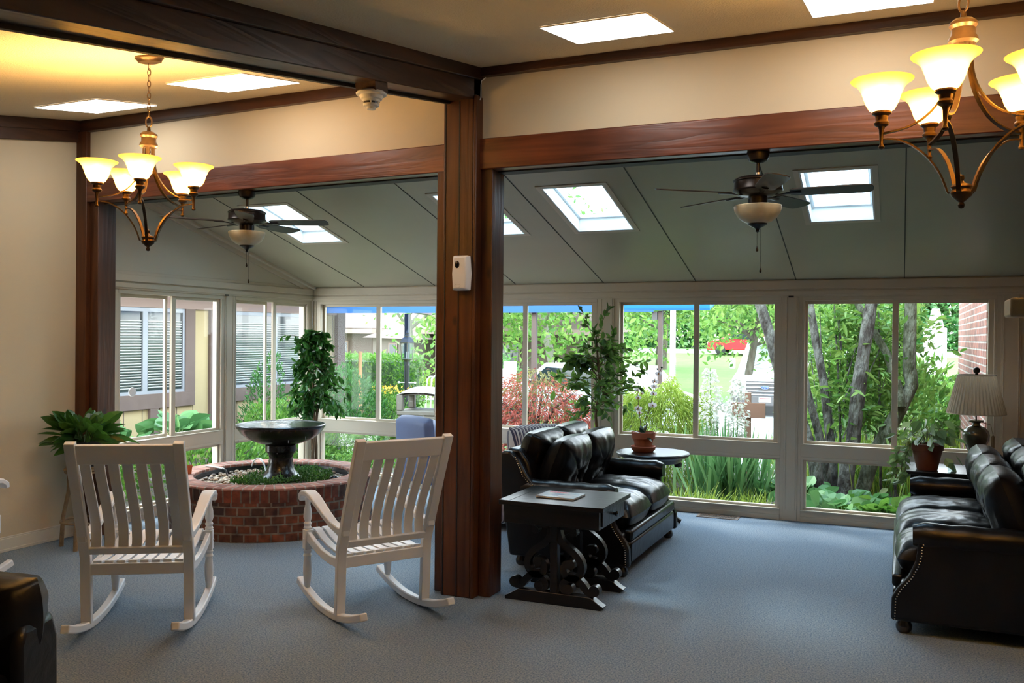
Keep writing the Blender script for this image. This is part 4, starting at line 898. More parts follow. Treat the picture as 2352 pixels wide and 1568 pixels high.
G().bb(-.082, 0, -.06, .06, -.022, .018).build('case', mat('cream_plastic', (.62, .52, .38), .5), t, bevel=.005)
G().bb(-.045, 0, -.035, .035, -.04, -.022).build('underside', mat('grey_metal', (.45, .45, .45), .4, .5), t, bevel=.003)

# ================================================================== LIGHT FITTINGS
m_panel = emis('ceiling_panel_glow', (1.0, .97, .92), 3.0)
for (x, y, w, d, lab) in ((-1.385, 4.385, .53, .56, 'square lit ceiling panel right of the post'), (-.155, 4.50, .55, .56, 'square lit ceiling panel at the top edge nearest the right chandelier'),
                     (-3.885, 4.49, .58, .56, 'square lit ceiling panel between the left chandelier and the post'), (-5.29, 4.68, .59, .54, 'square lit ceiling panel above the left chandelier, nearest the left wall')):
    t = thing('ceiling_light', lab, 'ceiling light', (x, y, CZ(y)), group='square ceiling lights')
    t.rotation_euler = (math.atan(.163), 0, 0)
    G().bb(-w / 2, w / 2, -d / 2, d / 2, -.010, -.002).build('diffuser', m_panel, t, smooth=False)
    g = rails(G(), -w / 2 - .004, w / 2 + .004, -d / 2 - .012, d / 2 + .012, 0, .01, .012); g2 = G()
    for q in ((-w / 2 - .004, -w / 2, -d / 2 - .004, d / 2 + .004), (w / 2, w / 2 + .004, -d / 2 - .004, d / 2 + .004), (-w / 2, w / 2, -d / 2 - .004, -d / 2), (-w / 2, w / 2, d / 2, d / 2 + .004)): g2.bb(*q, -.008, -.001)
    g2.build('frame', m_ceil, t, smooth=False)

# glass shade of the chandeliers: amber glass lit from inside by a bulb
def shade_material():
    m, t, out = nodes('amber_glass'); L = t.links.new
    d = t.nodes.new('ShaderNodeBsdfDiffuse'); d.inputs[0].default_value = (.95, .85, .60, 1)
    tl = t.nodes.new('ShaderNodeBsdfTranslucent'); tl.inputs[0].default_value = (1.0, .86, .42, 1)
    mx = t.nodes.new('ShaderNodeMixShader'); mx.inputs[0].default_value = .75
    L(d.outputs[0], mx.inputs[1]); L(tl.outputs[0], mx.inputs[2])
    gl = t.nodes.new('ShaderNodeBsdfGlossy'); gl.inputs['Roughness'].default_value = .25; m2 = t.nodes.new('ShaderNodeMixShader'); m2.inputs[0].default_value = .05
    L(mx.outputs[0], m2.inputs[1]); L(gl.outputs[0], m2.inputs[2])
    tp = t.nodes.new('ShaderNodeBsdfTransparent'); tp.inputs[0].default_value = (1.0, .86, .55, 1); m3 = t.nodes.new('ShaderNodeMixShader'); m3.inputs[0].default_value = .10
    L(m2.outputs[0], m3.inputs[1]); L(tp.outputs[0], m3.inputs[2]); L(m3.outputs[0], out.inputs[0]); return m
m_amb = shade_material()
m_bulb = emis('bulb_glow', (1.0, .58, .20), 270.0)
def chandelier(label, loc, rot0, top):
    """origin on the ceiling; z values measured from the bottom finial at zf below the ceiling"""
    t = thing('chandelier', label, 'chandelier', loc, rot0, 'five light chandeliers')
    Z = lambda z: z - top      # z in the left chandelier's room heights relative to its ceiling point
    tilt = rotm(math.atan(.163), 0, 0)
    G().lathe([(0, 0), (.070, -.001), (.073, -.010), (.062, -.018), (.058, -.028), (.030, -.036), (0, -.037)], 32, Matrix.Rotation(-rot0, 4, 'Z') @ tilt).build('canopy', m_bronze, t)
    zt, zb = -.035, Z(2.775); n = max(4, int((zt - zb) / .030)); L_ = (zt - zb) / n
    for k in range(n):
        zc = zt - (k + .5) * L_; a = np.linspace(0, 2 * PI, 13); h = L_ * .66; w = .0085; c_, s_ = (1, 0) if k % 2 else (0, 1)
        G().tube(np.stack([w * np.cos(a) * c_, w * np.cos(a) * s_, zc + h * np.sin(a)], 1), .0022, 5, cap=False).build('chain_link', m_bronze, t)
    a = np.linspace(0, 2 * PI, 21); G().tube(np.stack([.016 * np.cos(a), 0 * a, Z(2.745) + .028 * np.sin(a)], 1), .0040, 7, cap=False).build('hanging_loop', m_bronze, t)
    G().lathe([(0, Z(2.72)), (.008, Z(2.715)), (.010, Z(2.695)), (.030, Z(2.692)), (.042, Z(2.682)), (.043, Z(2.672)), (.036, Z(2.662)), (.037, Z(2.642)), (.044, Z(2.632)), (.046, Z(2.620)), (.038, Z(2.612)), (0, Z(2.612))], 32).build('collar', m_bronze, t)
    G().lathe([(0, Z(2.190)), (.008, Z(2.185)), (.009, Z(2.175)), (.006, Z(2.168)), (.014, Z(2.160)), (.030, Z(2.155)), (.034, Z(2.148)), (.028, Z(2.140)), (.034, Z(2.130)), (.030, Z(2.118)), (.014, Z(2.104)), (.007, Z(2.098)), (.011, Z(2.090)), (.008, Z(2.080)), (0, Z(2.077))], 28).build('hub', m_bronze, t)
    G().tube([(.004, 0, Z(2.61)), (.008, .002, Z(2.59)), (.0, .003, Z(2.575))], .003, 5).build('wire', m_bronze, t)
    for k in range(5):
        R_ = Matrix.Rotation(k * 2 * PI / 5, 4, 'Z')
        arm = G()
        def strap(pts, w, th):
            p = np.array(pts, float); q = np.stack([np.interp(np.linspace(0, len(p) - 1, 22), range(len(p)), p[:, i]) for i in (0, 1)], 1)
            for _ in range(3): q[1:-1] = (q[:-2] + q[1:-1] * 2 + q[2:]) / 4
            g = G(); g.sweep(q, w, th); v = np.concatenate(g.V); v2 = np.stack([v[:, 1], v[:, 0], v[:, 2]], 1); arm.add(v2, [f[::-1] for f in g.F], R_)
        strap([(.026, Z(2.615)), (.027, Z(2.56)), (.034, Z(2.50)), (.060, Z(2.44)), (.105, Z(2.385)), (.165, Z(2.35)), (.236, Z(2.338))], .016, .006)
        strap([(.236, Z(2.318)), (.20, Z(2.318)), (.155, Z(2.300)), (.105, Z(2.258)), (.068, Z(2.205)), (.048, Z(2.155)), (.042, Z(2.130)), (.036, Z(2.130))], .014, .006)
        arm.build('arm', m_bronze, t, ang=.8)
        c_ = (.243 * math.cos(k * 2 * PI / 5), .243 * math.sin(k * 2 * PI / 5), 0)
        G().lathe([(0, Z(2.285)), (.008, Z(2.287)), (.010, Z(2.294)), (.006, Z(2.302)), (.008, Z(2.35)), (.012, Z(2.36)), (.022, Z(2.366)), (.024, Z(2.374)), (.018, Z(2.382)), (.020, Z(2.396)), (.030, Z(2.404)), (.030, Z(2.411)), (0, Z(2.411))], 22, c=c_).build('candle_cup', m_bronze, t)
        sh = G().lathe([(.028, Z(2.411)), (.040, Z(2.418)), (.052, Z(2.440)), (.060, Z(2.465)), (.070, Z(2.490)), (.084, Z(2.506)), (.098, Z(2.514)), (.100, Z(2.517)), (.096, Z(2.517)), (.082, Z(2.510)), (.067, Z(2.493)), (.057, Z(2.466)), (.049, Z(2.441)), (.038, Z(2.421)), (.028, Z(2.416))], 36, c=c_)
        F = [f for f in sh.F if len(f) == 4]; sh.F = F; sh = sh.build('glass_shade', m_amb, t, ang=1.5)
        G().ball((c_[0], c_[1], Z(2.468)), (.026, .026, .034), 12, 8).build('bulb', m_bulb, sh)
    return t
phi = math.atan2(-.85, .5)   # bearing from the fitting to the camera
chandelier('five light bronze chandelier with glowing amber shades over the left bay', (-3.585, 3.50, CZ(3.50)), math.radians(18.6), 3.082)
chandelier('large looking bronze chandelier at the right edge, nearest the camera, some shades cut off', (.172, 3.26, CZ(3.26)), math.radians(-32), CZ(3.26) - .0)

# ceiling fans hanging from the header beams
m_bowl2 = mat('alabaster_bowl', (.62, .57, .42), .35, col2=(.50, .43, .27), vscale=14, var=.25, spec=.4)
m_blade = mat('fan_blade', (.020, .013, .010), .45)
def fan(label, loc, a0):
    t = thing('ceiling_fan', label, 'ceiling fan', loc, 0, 'dark ceiling fans')
    G().lathe([(0, 0), (.062, 0), (.063, -.02), (.052, -.045), (.028, -.058), (0, -.06)], 28).build('canopy', m_fan, t)
    G().tube([(0, 0, -.05), (0, 0, -.15)], .0105, 12).build('downrod', m_fan, t)
    G().tube([(0, 0, -.112), (0, 0, -.135)], .014, 12).build('coupler', mat('steel_bright', (.8, .8, .82), .25, 1), t)
    G().lathe([(0, -.137), (.06, -.138), (.115, -.142), (.130, -.150), (.138, -.156), (.138, -.162), (.132, -.166), (.134, -.205), (.138, -.212), (.136, -.220), (.11, -.238), (.07, -.248), (0, -.25)], 40).build('motor_housing', m_fan, t)
    G().lathe([(0, -.245), (.052, -.245), (.053, -.298), (0, -.298)], 24).build('switch_housing', m_fan, t)
    G().lathe([(.131, -.300), (.133, -.306), (.126, -.335), (.108, -.365), (.080, -.388), (.05, -.402), (0, -.406), (.05, -.398), (.078, -.384), (.104, -.362), (.122, -.334), (.128, -.306)], 40).build('light_bowl', m_bowl2, t, ang=1.5)
    G().lathe([(0, -.398), (.052, -.398), (.054, -.406), (.038, -.416), (.026, -.422), (.012, -.430), (.009, -.44), (.012, -.446), (0, -.452)], 24).build('bowl_cap', m_fan, t)
    for dx, L_ in ((-.002, .53), (.018, .65)):
        p = G().tube([(dx, 0, -.43), (dx, 0, -L_)], .0012, 5).build('pull_chain', m_fan, t)
        G().lathe([(0, -L_ + .004), (.003, -L_), (.0075, -L_ - .018), (.006, -L_ - .026), (0, -L_ - .03)], 12, c=(dx, 0, 0)).build('pull_knob', m_fan, p)
    for k in range(5):
        R_ = Matrix.Rotation(a0 + k * 2 * PI / 5, 4, 'Z') @ Matrix.Translation((0, 0, -.232)) @ Matrix.Rotation(math.radians(-11), 4, 'X')
        n = 16; V = []
        out_ = [(.175, .035), (.20, .052), (.30, .058), (.45, .064), (.56, .064), (.59, .056), (.605, .036), (.61, 0)]
        poly = [(a, b) for a, b in out_] + [(a, -b) for a, b in out_[::-1][1:]]
        V = [(a, b, .003) for a, b in poly] + [(a, b, -.003) for a, b in poly]; m_ = len(poly)
        F = [tuple(range(m_)), tuple(range(2 * m_ - 1, m_ - 1, -1))] + [(i, i + m_, (i + 1) % m_ + m_, (i + 1) % m_) for i in range(m_)]
        b = G().add(V, F, R_).build('blade', m_blade, t, smooth=False)
        G().tube([(.08, 0, -.006), (.12, 0, -.012), (.16, 0, -.006), (.235, 0, -.005)], [.010, .009, .014, .020], 8, R_, flat=(1, .35)).build('bracket', m_fan, b)
    return t
fan('dark ceiling fan with bowl light hanging from the right header beam', (-.757, 5.205, 2.70), math.radians(0))
fan('dark ceiling fan with bowl light hanging from the left header beam', (-4.45, 5.29, 2.705), math.radians(20))

# ================================================================== OUTSIDE
def GZ(y): return float(np.interp(y, [0, 12, 27, 40, 64, 120], [-.12, -.12, -.62, -.10, .90, 1.2]))
def ground(name, x0, x1, y0, y1, m, label, dz=0.0, nx=2, cat='ground', edge=None):
    ys = np.arange(y0, y1 + .01, max(.5, (y1 - y0) / 60)); ys[-1] = y1; V = []; F = []
    for i, y in enumerate(ys):
        a, b = (x0, x1) if edge is None else edge(y)
        V += [(a, y, GZ(y) + dz), (b, y, GZ(y) + dz)]
        if i: k = 2 * i; F.append((k - 2, k - 1, k + 1, k))
    n = len(V); V += [(v[0], v[1], v[2] - .06) for v in V]; F += [tuple(n + q for q in f[::-1]) for f in F]
    o = G().add(V, F).build(name, m, None, smooth=False); tag(o, label, cat, kind='structure'); return o
m_mulch = mat('mulch', (.07, .05, .04), .95, col2=(.18, .16, .14), vscale=38, var=.15, bump=1.0, bscale=40)
m_lawn = mat('lawn', (.065, .15, .020), .95, col2=(.12, .22, .04), vscale=1.3, var=.3, bump=.6, bscale=60)
m_conc = mat('concrete', (.33, .33, .33), .9, col2=(.27, .27, .27), vscale=2, var=.3)
m_road = mat('asphalt_pale', (.26, .26, .27), .9)
ground('ground_bed', -9.2, 9, 5.0, 12.5, m_mulch, 'mulched planting bed directly outside the sunroom windows')
ground('ground_side', -60, -9.2, 5.0, 12.5, m_lawn, 'grass strip beside the neighbouring wing')
ground('ground_lawn', -60, -5.4, 12.5, 36, m_lawn, 'bright green lawn left of the parking area')
ground('ground_parking', -5.4, 40, 12.5, 33, m_conc, 'pale concrete parking area beyond the planting bed')
ground('ground_meadow', -5.4, 60, 33, 58, m_lawn, 'mown lawn beyond the parking area')
ground('ground_meadow_left', -80, -5.4, 36, 58, m_lawn, 'mown lawn behind the far building')
ground('road', -80, 70, 58, 63, m_road, 'pale road along the far edge of the lawn', cat='road')
ground('ground_far', -110, 90, 63, 120, m_lawn, 'grass under the distant trees')
ground('path', -22, -5.4, 27.5, 30, m_conc, 'pale driveway crossing the lawn behind the red maple', dz=.02, cat='path')
# ---- neighbouring wing seen through the end wall windows
m_side = mat('tan_siding', (.36, .28, .15), .8, bump=.1, bscale=80)
m_trimb = mat('brown_trim', (.10, .066, .055), .75, col2=(.13, .09, .075), vscale=6, var=.3)
m_fascia = mat('fascia_pinkish', (.22, .15, .125), .75, col2=(.27, .19, .16), vscale=3, vstretch=(1, .1, 8), var=.3)
m_shing = mat('shingle_roof', (.11, .07, .056), .9, col2=(.15, .10, .08), vscale=25, var=.3)
m_soff = mat('soffit', (.50, .45, .25), .8)
m_wfr = mat('window_frame_grey', (.24, .25, .28), .4, .2)
m_wfd = mat('window_frame_dark', (.10, .09, .09), .5)
m_pane2 = mat('dark_pane', (.03, .04, .045), .08, spec=.5, coat=.2)
m_blind = mat('white_blind', (.42, .45, .45), .5)
t = thing('building_wing', 'tan sided neighbouring wing with brown trim and white blinds, beyond the end wall windows', 'building', (-9.0, 7.0, -.12))
def wy(g, x0, x1, y0, y1, z0, z1): return g.bb(x0 + 9.0 if False else x0, x1, y0 - 7.0, y1 - 7.0, z0 + .12, z1 + .12)
g = G(); wy(g, -.25, 0, 5.5, 13.12, -.12, 2.25); g.build('wall', m_side, t, smooth=False)
g = G()
for y in np.arange(5.7, 13.0, .30): wy(g, 0, .004, y, y + .008, -.1, 2.0)
g.build('siding_groove', m_trimb, t, smooth=False)
g = G(); wy(g, 0, .05, 5.5, 13.2, 1.985, 2.42); g.build('fascia', m_fascia, t, smooth=False)
g = G(); wy(g, 0, .045, 5.5, 9.60, .665, .86); wy(g, 0, .045, 10.05, 12.5, .665, .86); g.build('sill_board', m_trimb, t, bevel=.004)
g = G(); wy(g, 0, .045, 9.42, 9.60, .86, 1.985); g.build('trim_board', m_trimb, t); g = G(); wy(g, 0, .045, 9.90, 10.10, -.1, 1.985); g.build('trim_board', m_trimb, t)
g = G(); wy(g, 0, .045, 8.80, 8.95, -.1, .665); g.build('trim_board', m_trimb, t); g = G(); wy(g, 0, .045, 11.0, 11.15, -.1, .665); g.build('trim_board', m_trimb, t)
g = G(); wy(g, -.02, .07, 12.98, 13.20, -.1, 2.42); g.build('corner_board', m_trimb, t)
g = G(); wy(g, 0, .045, 12.45, 12.62, -.1, 1.985); g.build('trim_board', m_trimb, t)
for y0, y1, dk in ((7.6, 8.72, True), (8.72, 9.42, False), (10.15, 11.35, False), (11.35, 12.42, False)):
    g = G(); wy(g, 0, .03, y0, y1, .86, .90); wy(g, 0, .03, y0, y1, 1.93, 1.985); wy(g, 0, .03, y0, y0 + .04, .9, 1.93); wy(g, 0, .03, y1 - .04, y1, .9, 1.93)
    w = g.build('window', m_wfr, t)
    g = G(); wy(g, 0, .006, y0 + .04, y1 - .04, .90, 1.93); g.build('pane', m_pane2, w, smooth=False)
    g = G()
    for k in range(26):
        z = .93 + k * .0345
        ya = y0 + .05 if not dk else y0 + .04
        g.add([(.008, ya - 7, z + .12), (.028, ya - 7, z + .133), (.028, y1 - .06 - 7, z + .133), (.008, y1 - .06 - 7, z + .12), (.008, ya - 7, z + .128), (.028, ya - 7, z + .142), (.028, y1 - .06 - 7, z + .142), (.008, y1 - .06 - 7, z + .128)], [(0, 1, 2, 3), (7, 6, 5, 4), (0, 4, 5, 1), (1, 5, 6, 2), (2, 6, 7, 3), (3, 7, 4, 0)])
    g.build('blind', m_blind, w, smooth=False)
G().hexa([(-4, -1.8, 2.54), (.75, -1.8, 2.54), (.75, 6.55, 2.54), (-4, 6.55, 2.54), (-4, -1.8, 3.9), (.75, -1.8, 2.66), (.75, 6.55, 2.66), (-4, 6.55, 3.9)]).build('roof', m_shing, t, smooth=False)
g = G().add([(.70, 6.2, 2.30), (.70, 8.2, 2.16), (.55, 8.2, 2.16), (.55, 6.2, 2.30), (.70, 6.2, 2.52), (.70, 8.2, 2.24), (.55, 8.2, 2.24), (.55, 6.2, 2.52)], [(0, 1, 5, 4), (1, 2, 6, 5), (2, 3, 7, 6), (3, 0, 4, 7), (4, 5, 6, 7), (3, 2, 1, 0)])
g.build('eave_beam', m_fascia, t, smooth=False)
# string of small lights hanging from the eave
# ---- far building
t = thing('far_building', 'low brown building with pinkish roof far behind the street lantern', 'building', (-21, 31.5, GZ(31.5)))
zg = -GZ(31.5)
G().bb(-6.0, 9.5, 1.0, 5.0, -.1, 1.98 + zg).build('wall', m_trimb, t, smooth=False)
G().hexa([(-7.0, 0, 2.0 + zg), (10.5, 0, 1.86 + zg), (10.5, 6, 1.86 + zg), (-7.0, 6, 2.0 + zg), (-5.5, 2.5, 3.45 + zg), (9.0, 2.5, 2.7 + zg), (9.0, 3.5, 2.7 + zg), (-5.5, 3.5, 3.45 + zg)]).build('roof', m_shing, t, smooth=False)
G().bb(-7.0, 10.5, -.05, .1, 1.72 + zg, 1.92 + zg).build('fascia', m_fascia, t, smooth=False)
G().bb(1.6, 3.4, -.9, 1.0, -.1, 1.60 + zg).build('entry', mat('entry_wall', (.15, .12, .10), .8), t, smooth=False)
G().hexa([(1.3, -1.2, 1.56 + zg), (3.9, -1.2, 1.50 + zg), (3.9, 1, 1.50 + zg), (1.3, 1, 1.56 + zg), (1.9, .2, 2.0 + zg), (2.6, .2, 2.0 + zg), (2.6, 1, 2.0 + zg), (1.9, 1, 2.0 + zg)]).build('entry_roof', m_shing, t, smooth=False)
for x0, x1, z0, z1, yy in ((-3.3, -2.5, .3, 1.5, .98), (-1.6, -.8, .5, 1.4, .98), (2.35, 2.75, .1, 1.35, -.92), (2.95, 3.3, .1, 1.35, -.92), (4.2, 5.2, .4, 1.4, .98), (6.0, 7.2, .4, 1.4, .98)):
    w = G().bb(x0, x1, yy - .03, yy, z0 + zg, z1 + zg).build('window', m_fascia, t, smooth=False); G().bb(x0 + .06, x1 - .06, yy - .045, yy - .03, z0 + .06 + zg, z1 - .06 + zg).build('pane', m_pane2, w, smooth=False)
# ---- blue awning with posts
m_awn = leafmat('awning_cloth', (.04, .20, .55), (.04, .20, .55), transl=.55, rough=.7, tc=(.08, .42, .80))
m_awd = mat('awning_valance', (.02, .10, .30), .7)
t = thing('awning', 'long bright blue fabric awning over the walkway outside', 'awning', (-5.45, 12.0, 2.0))
G().hexa([(-3.2, -.02, .04), (3.1, -.02, .03), (3.1, 3.2, .75), (-3.2, 3.2, .75), (-3.2, -.02, .055), (3.1, -.02, .045), (3.1, 3.2, .765), (-3.2, 3.2, .765)]).build('canopy', m_awn, t, smooth=False)
G().bb(-3.2, 3.1, -.03, -.02, .02, .30).build('front_panel', m_awn, t, smooth=False)
G().bb(-3.2, 1.55, -.055, -.04, -.005, .09).build('valance', m_awd, t, smooth=False)
G().bb(1.9, 2.34, -.045, -.035, .0, .03).build('cross_bar', m_awd, t, smooth=False)
for x, lab, mm, w in ((-4.895, 'slim brown awning post behind the red maple', m_trimb, .035), (-3.035, 'slim brown awning post with a small dark box, seen beside the orchid', m_trimb, .03), (-7.69, 'dark blue grey awning post beside the street lantern', mat('post_blue', (.03, .045, .065), .5), .035)):
    t = thing('awning_post', lab, 'post', (x, 13.2 if x < -7 else 12.05, -.125)); G().bb(-w, w, -w, w, 0, 2.14).build('shaft', mm, t, bevel=.003); G().bb(-w * 1.8, w * 1.8, -w * 1.8, w * 1.8, 0, .03).build('base_plate', mm, t)
    if x == -3.035: G().bb(-.11, -.035, -.05, .05, 2.02, 2.13).build('junction_box', m_wfd, t)
# ---- street lantern
t = thing('street_lantern', 'six sided glass street lantern on a dark post in the garden', 'street lamp', (-7.31, 12.55, -.13))
m_lpost = mat('lantern_post', (.03, .035, .032), .5, .4); m_lbr = mat('lantern_brass', (.16, .15, .12), .4, .6)
G().tube([(0, 0, 0), (0, 0, 1.30)], .036, 12).tube([(0, 0, 1.30), (0, 0, 1.36)], .028, 12).build('post', m_lpost, t)
G().tube([(-.15, 0, 1.02), (.15, 0, 1.02)], .008, 6).ball((-.15, 0, 1.02), .02, 8, 6).ball((.15, 0, 1.02), .02, 8, 6).build('ladder_bar', m_white, t)
G().lathe([(0, 1.35), (.05, 1.36), (.06, 1.38), (.105, 1.395), (.11, 1.405), (0, 1.41)], 6).build('bottom_plate', m_lbr, t, smooth=False)
g = G()
for k in range(6):
    a = k * PI / 3; g.tube([(.10 * math.cos(a), .10 * math.sin(a), 1.40), (.118 * math.cos(a), .118 * math.sin(a), 1.66)], .007, 6)
g.build('frame', m_lbr, t); G().lathe([(.10, 1.41), (.115, 1.655)], 6).build('glass', glassmat('lantern_glass', (.8, .9, .9), 1.6, .1), t, smooth=False)
G().tube([(0, 0, 1.40), (0, 0, 1.52)], .02, 8).build('bulb', m_white, t)
G().lathe([(.13, 1.655), (.135, 1.67), (.09, 1.735), (.045, 1.755), (.05, 1.775), (.025, 1.80), (.035, 1.815), (.012, 1.85), (0, 1.88)], 6).build('roof', m_lbr, t, smooth=False)
# ---- trash receptacle
t = thing('trash_bin', 'beige domed outdoor trash bin with pebbled panels, behind the blue chair', 'trash bin', (-5.98, 10.75, -.12), math.radians(12))
m_bin = mat('bin_plastic', (.15, .13, .105), .6); m_agg = mat('exposed_aggregate', (.26, .23, .21), .9, col2=(.10, .08, .075), vscale=70, var=.08, detail=1)
G().bb(-.29, .29, -.29, .29, 0, .70).build('body', m_bin, t, bevel=.02); G().bb(-.22, -.06 + .28, -.296, -.285, .04, .66).build('aggregate_panel', m_agg, t, smooth=False); G().bb(-.296, -.285, -.22, .22, .04, .66).build('aggregate_panel', m_agg, t, smooth=False)
G().bb(-.30, .30, -.30, .30, .70, .76).build('rim', m_bin, t, bevel=.012)
for sx in (-1, 1):
    for sy in (-1, 1): G().bb(sx * .26 - .045, sx * .26 + .045, sy * .26 - .045, sy * .26 + .045, .76, .98).build('dome_leg', m_bin, t, bevel=.015)
u = np.linspace(-1, 1, 13); V = []; F = []
for a in u:
    for b in u: V.append((a * .31, b * .31, .96 + .12 * (1 - a * a) ** .6 * (1 - b * b * .6)))
for i in range(12):
    for j in range(12): k = i * 13 + j; F.append((k, k + 1, k + 14, k + 13))
n = len(V); V += [(v[0] * .96, v[1] * .96, v[2] - .03) for v in V]; F += [tuple(n + q for q in f[::-1]) for f in F]
G().add(V, F).build('dome', m_bin, t)
G().bb(-.2, .2, -.2, .2, .70, .74).build('liner', m_dark, t)
# ---- walker frame
t = thing('walking_frame', 'white metal walking frame standing on the grass beyond the trash bin', 'walking frame', (-9.25, 17.2, GZ(17.2)), .2)
for y in (0, .35):
    G().tube([(-.27, y, 0), (-.26, y, .6), (-.24, y, .98), (-.18, y, 1.05), (.14, y, 1.05), (.21, y, .98), (.23, y, .6), (.25, y, 0)], .018, 8).build('side_frame', m_white, t); G().tube([(-.25, y, .55), (.23, y, .55)], .014, 8).build('cross_tube', m_white, t)
G().tube([(-.24, 0, .75), (-.24, .35, .75)], .014, 8).build('brace', m_white, t)
o = G().tube([(0, 0, 0), (0, 0, 1.52)], .032, 8).build('marker_stake', mat('orange_wood', (.62, .33, .12), .7), None, loc=(-8.49, 13.0, -.15)); tag(o, 'orange wooden marker stake among the grasses by the hedge', 'stake')

# ---- vegetation generators
def shrub(name, label, cat, loc, rx, ry, rz_, n, size, m, asp=.45, up=.3, squash=1.0, kind=None, low=0.0, fuzz=.12, group=None):
    """rounded shrub: foliage shell plus short stems"""
    t = thing(name, label, cat, loc, 0, group)
    a = RNG.normal(size=(n, 3)); a /= np.linalg.norm(a, axis=1)[:, None]; a[:, 2] = np.abs(a[:, 2]) * (1 - low) - low * .2
    rad = 1 - np.abs(RNG.normal(size=n)) * fuzz
    lump = np.array([mnoise.noise(Vector(q * 2.6) + Vector((loc[0], loc[1], 0))) for q in a]) * .22
    p = a * (rad + lump)[:, None] * [rx, ry, rz_]
    p[:, 2] = np.abs(p[:, 2]) + .03
    d = a + RNG.normal(size=(n, 3)) * .55 + [0, 0, up]
    lg = G().leaves(p, d, RNG.uniform(size * .7, size * 1.3, n), asp, fold=.2)
    lg.build('foliage', m, t, smooth=False)
    g = G()
    for k in range(7):
        q = k * .9; g.tube([(0, 0, 0), (rx * .4 * math.cos(q), ry * .4 * math.sin(q), rz_ * .45), (rx * .7 * math.cos(q), ry * .7 * math.sin(q), rz_ * .8)], [.012, .008, .004], 5)
    g.build('stem', m_bark, t); return t
L1 = leafmat('leaf_bright', (0.053, 0.165, 0.019), (0.195, 0.338, 0.060), (0.105, 0.240, 0.033), transl=.4)
L2 = leafmat('leaf_mid', (0.030, 0.120, 0.030), (0.096, 0.228, 0.060), (0.054, 0.168, 0.036), transl=.3)
L3 = leafmat('leaf_yellow', (0.188, 0.285, 0.027), (0.345, 0.413, 0.068), (0.255, 0.345, 0.045), transl=.4)
L4 = leafmat('leaf_tree', (0.060, 0.165, 0.027), (0.240, 0.360, 0.083), (0.135, 0.262, 0.045), transl=.45)
L5 = leafmat('leaf_far', (0.075, 0.188, 0.060), (0.203, 0.338, 0.120), (0.128, 0.262, 0.083), transl=.4)
L6 = leafmat('leaf_maple_red', (0.246, 0.039, 0.027), (0.447, 0.123, 0.077), (0.347, 0.077, 0.042), transl=.4)
L7 = leafmat('leaf_hosta', (.055, .16, .05), (.20, .36, .12), (.10, .25, .08), transl=.3)
m_plume = leafmat('flower_cream', (0.468, 0.455, 0.358), (0.572, 0.572, 0.520), transl=.4)
m_tan = leafmat('grass_dry', (0.176, 0.140, 0.078), (0.265, 0.226, 0.156), (0.218, 0.187, 0.109), transl=.3)
def hosta(label, loc, R, n, size, m=L7, group=None):
    t = thing('hosta', label, 'plant', loc, 0, group)
    ang = RNG.uniform(0, 2 * PI, n); r = R * np.sqrt(RNG.random(n)) * .6; el = RNG.uniform(.1, 1.1, n)
    p = np.stack([r * np.cos(ang), r * np.sin(ang), .08 + .12 * RNG.random(n)], 1); d = np.stack([np.cos(ang) * np.cos(el), np.sin(ang) * np.cos(el), np.sin(el)], 1)
    G().leaves(p, d, RNG.uniform(size * .8, size * 1.25, n), .74, fold=.16, droop=.30, hi=True).build('foliage', m, t, smooth=False)
    g = G()
    for k in range(min(n, 24)): g.tube([(0, 0, 0), tuple(p[k] * .6 + [0, 0, .02]), tuple(p[k])], .004, 4)
    g.build('stem', L7, t); return t
def strappy(name, label, loc, n, L, w, m, spread=.5, base=.12, bend=.5, cat='plant', lmin=.6):
    ang = RNG.uniform(0, 2 * PI, n); el = PI / 2 - np.abs(RNG.normal(size=n)) * spread; el = np.clip(el, .15, PI / 2)
    b = np.stack([base * RNG.normal(size=n), base * .6 * RNG.normal(size=n), np.zeros(n)], 1); d = np.stack([np.cos(ang) * np.cos(el), np.sin(ang) * np.cos(el), np.sin(el)], 1)
    o = G().blades(b, d, RNG.uniform(L * lmin, L, n), np.full(n, w), RNG.uniform(bend * .2, bend, n), 5).build(name, m, None, smooth=False, loc=loc); tag(o, label, cat); return o
def tree(name, label, loc, h, cr, cz, n, size, m, lean=(0, 0), tr=.15, group=None, asp=.5, flat=.8, nb=7, clumps=None, trunk_m=None):
    t = thing(name, label, 'tree', loc, 0, group)
    g = G(); top = np.array([lean[0], lean[1], cz]); g.tube([(0, 0, -.1), (lean[0] * .3, lean[1] * .3, cz * .35), (lean[0] * .7, lean[1] * .7, cz * .7), tuple(top)], [tr, tr * .85, tr * .65, tr * .35], 9)
    C = []
    for k in range(nb):
        a = k * 2 * PI / nb + rnd(-.3, .3); e = rnd(.1, .9); L = cr * rnd(.45, .8); s0 = top * rnd(.5, .95); e_ = s0 + np.array([math.cos(a) * L, math.sin(a) * L, e * cr * .5]); g.tube([tuple(s0), tuple((s0 + e_) / 2 + [0, 0, .05 * cr]), tuple(e_)], [tr * .4, tr * .25, tr * .08], 6); C.append(e_)
    g.build('trunk', trunk_m or m_bark, t)
    C = np.array(C + [top, top + [0, 0, cr * .3]]); nc = clumps or 26
    cc = np.concatenate([C, top + RNG.normal(size=(nc, 3)) * [cr * .48, cr * .48, cr * .42 * flat]])
    idx = RNG.integers(0, len(cc), n); p = cc[idx] + RNG.normal(size=(n, 3)) * cr * .16; d = RNG.normal(size=(n, 3)) + [0, 0, -.15]
    G().leaves(p, d, RNG.uniform(size * .6, size * 1.3, n), asp, fold=.2).build('crown', m, t, smooth=False); return t

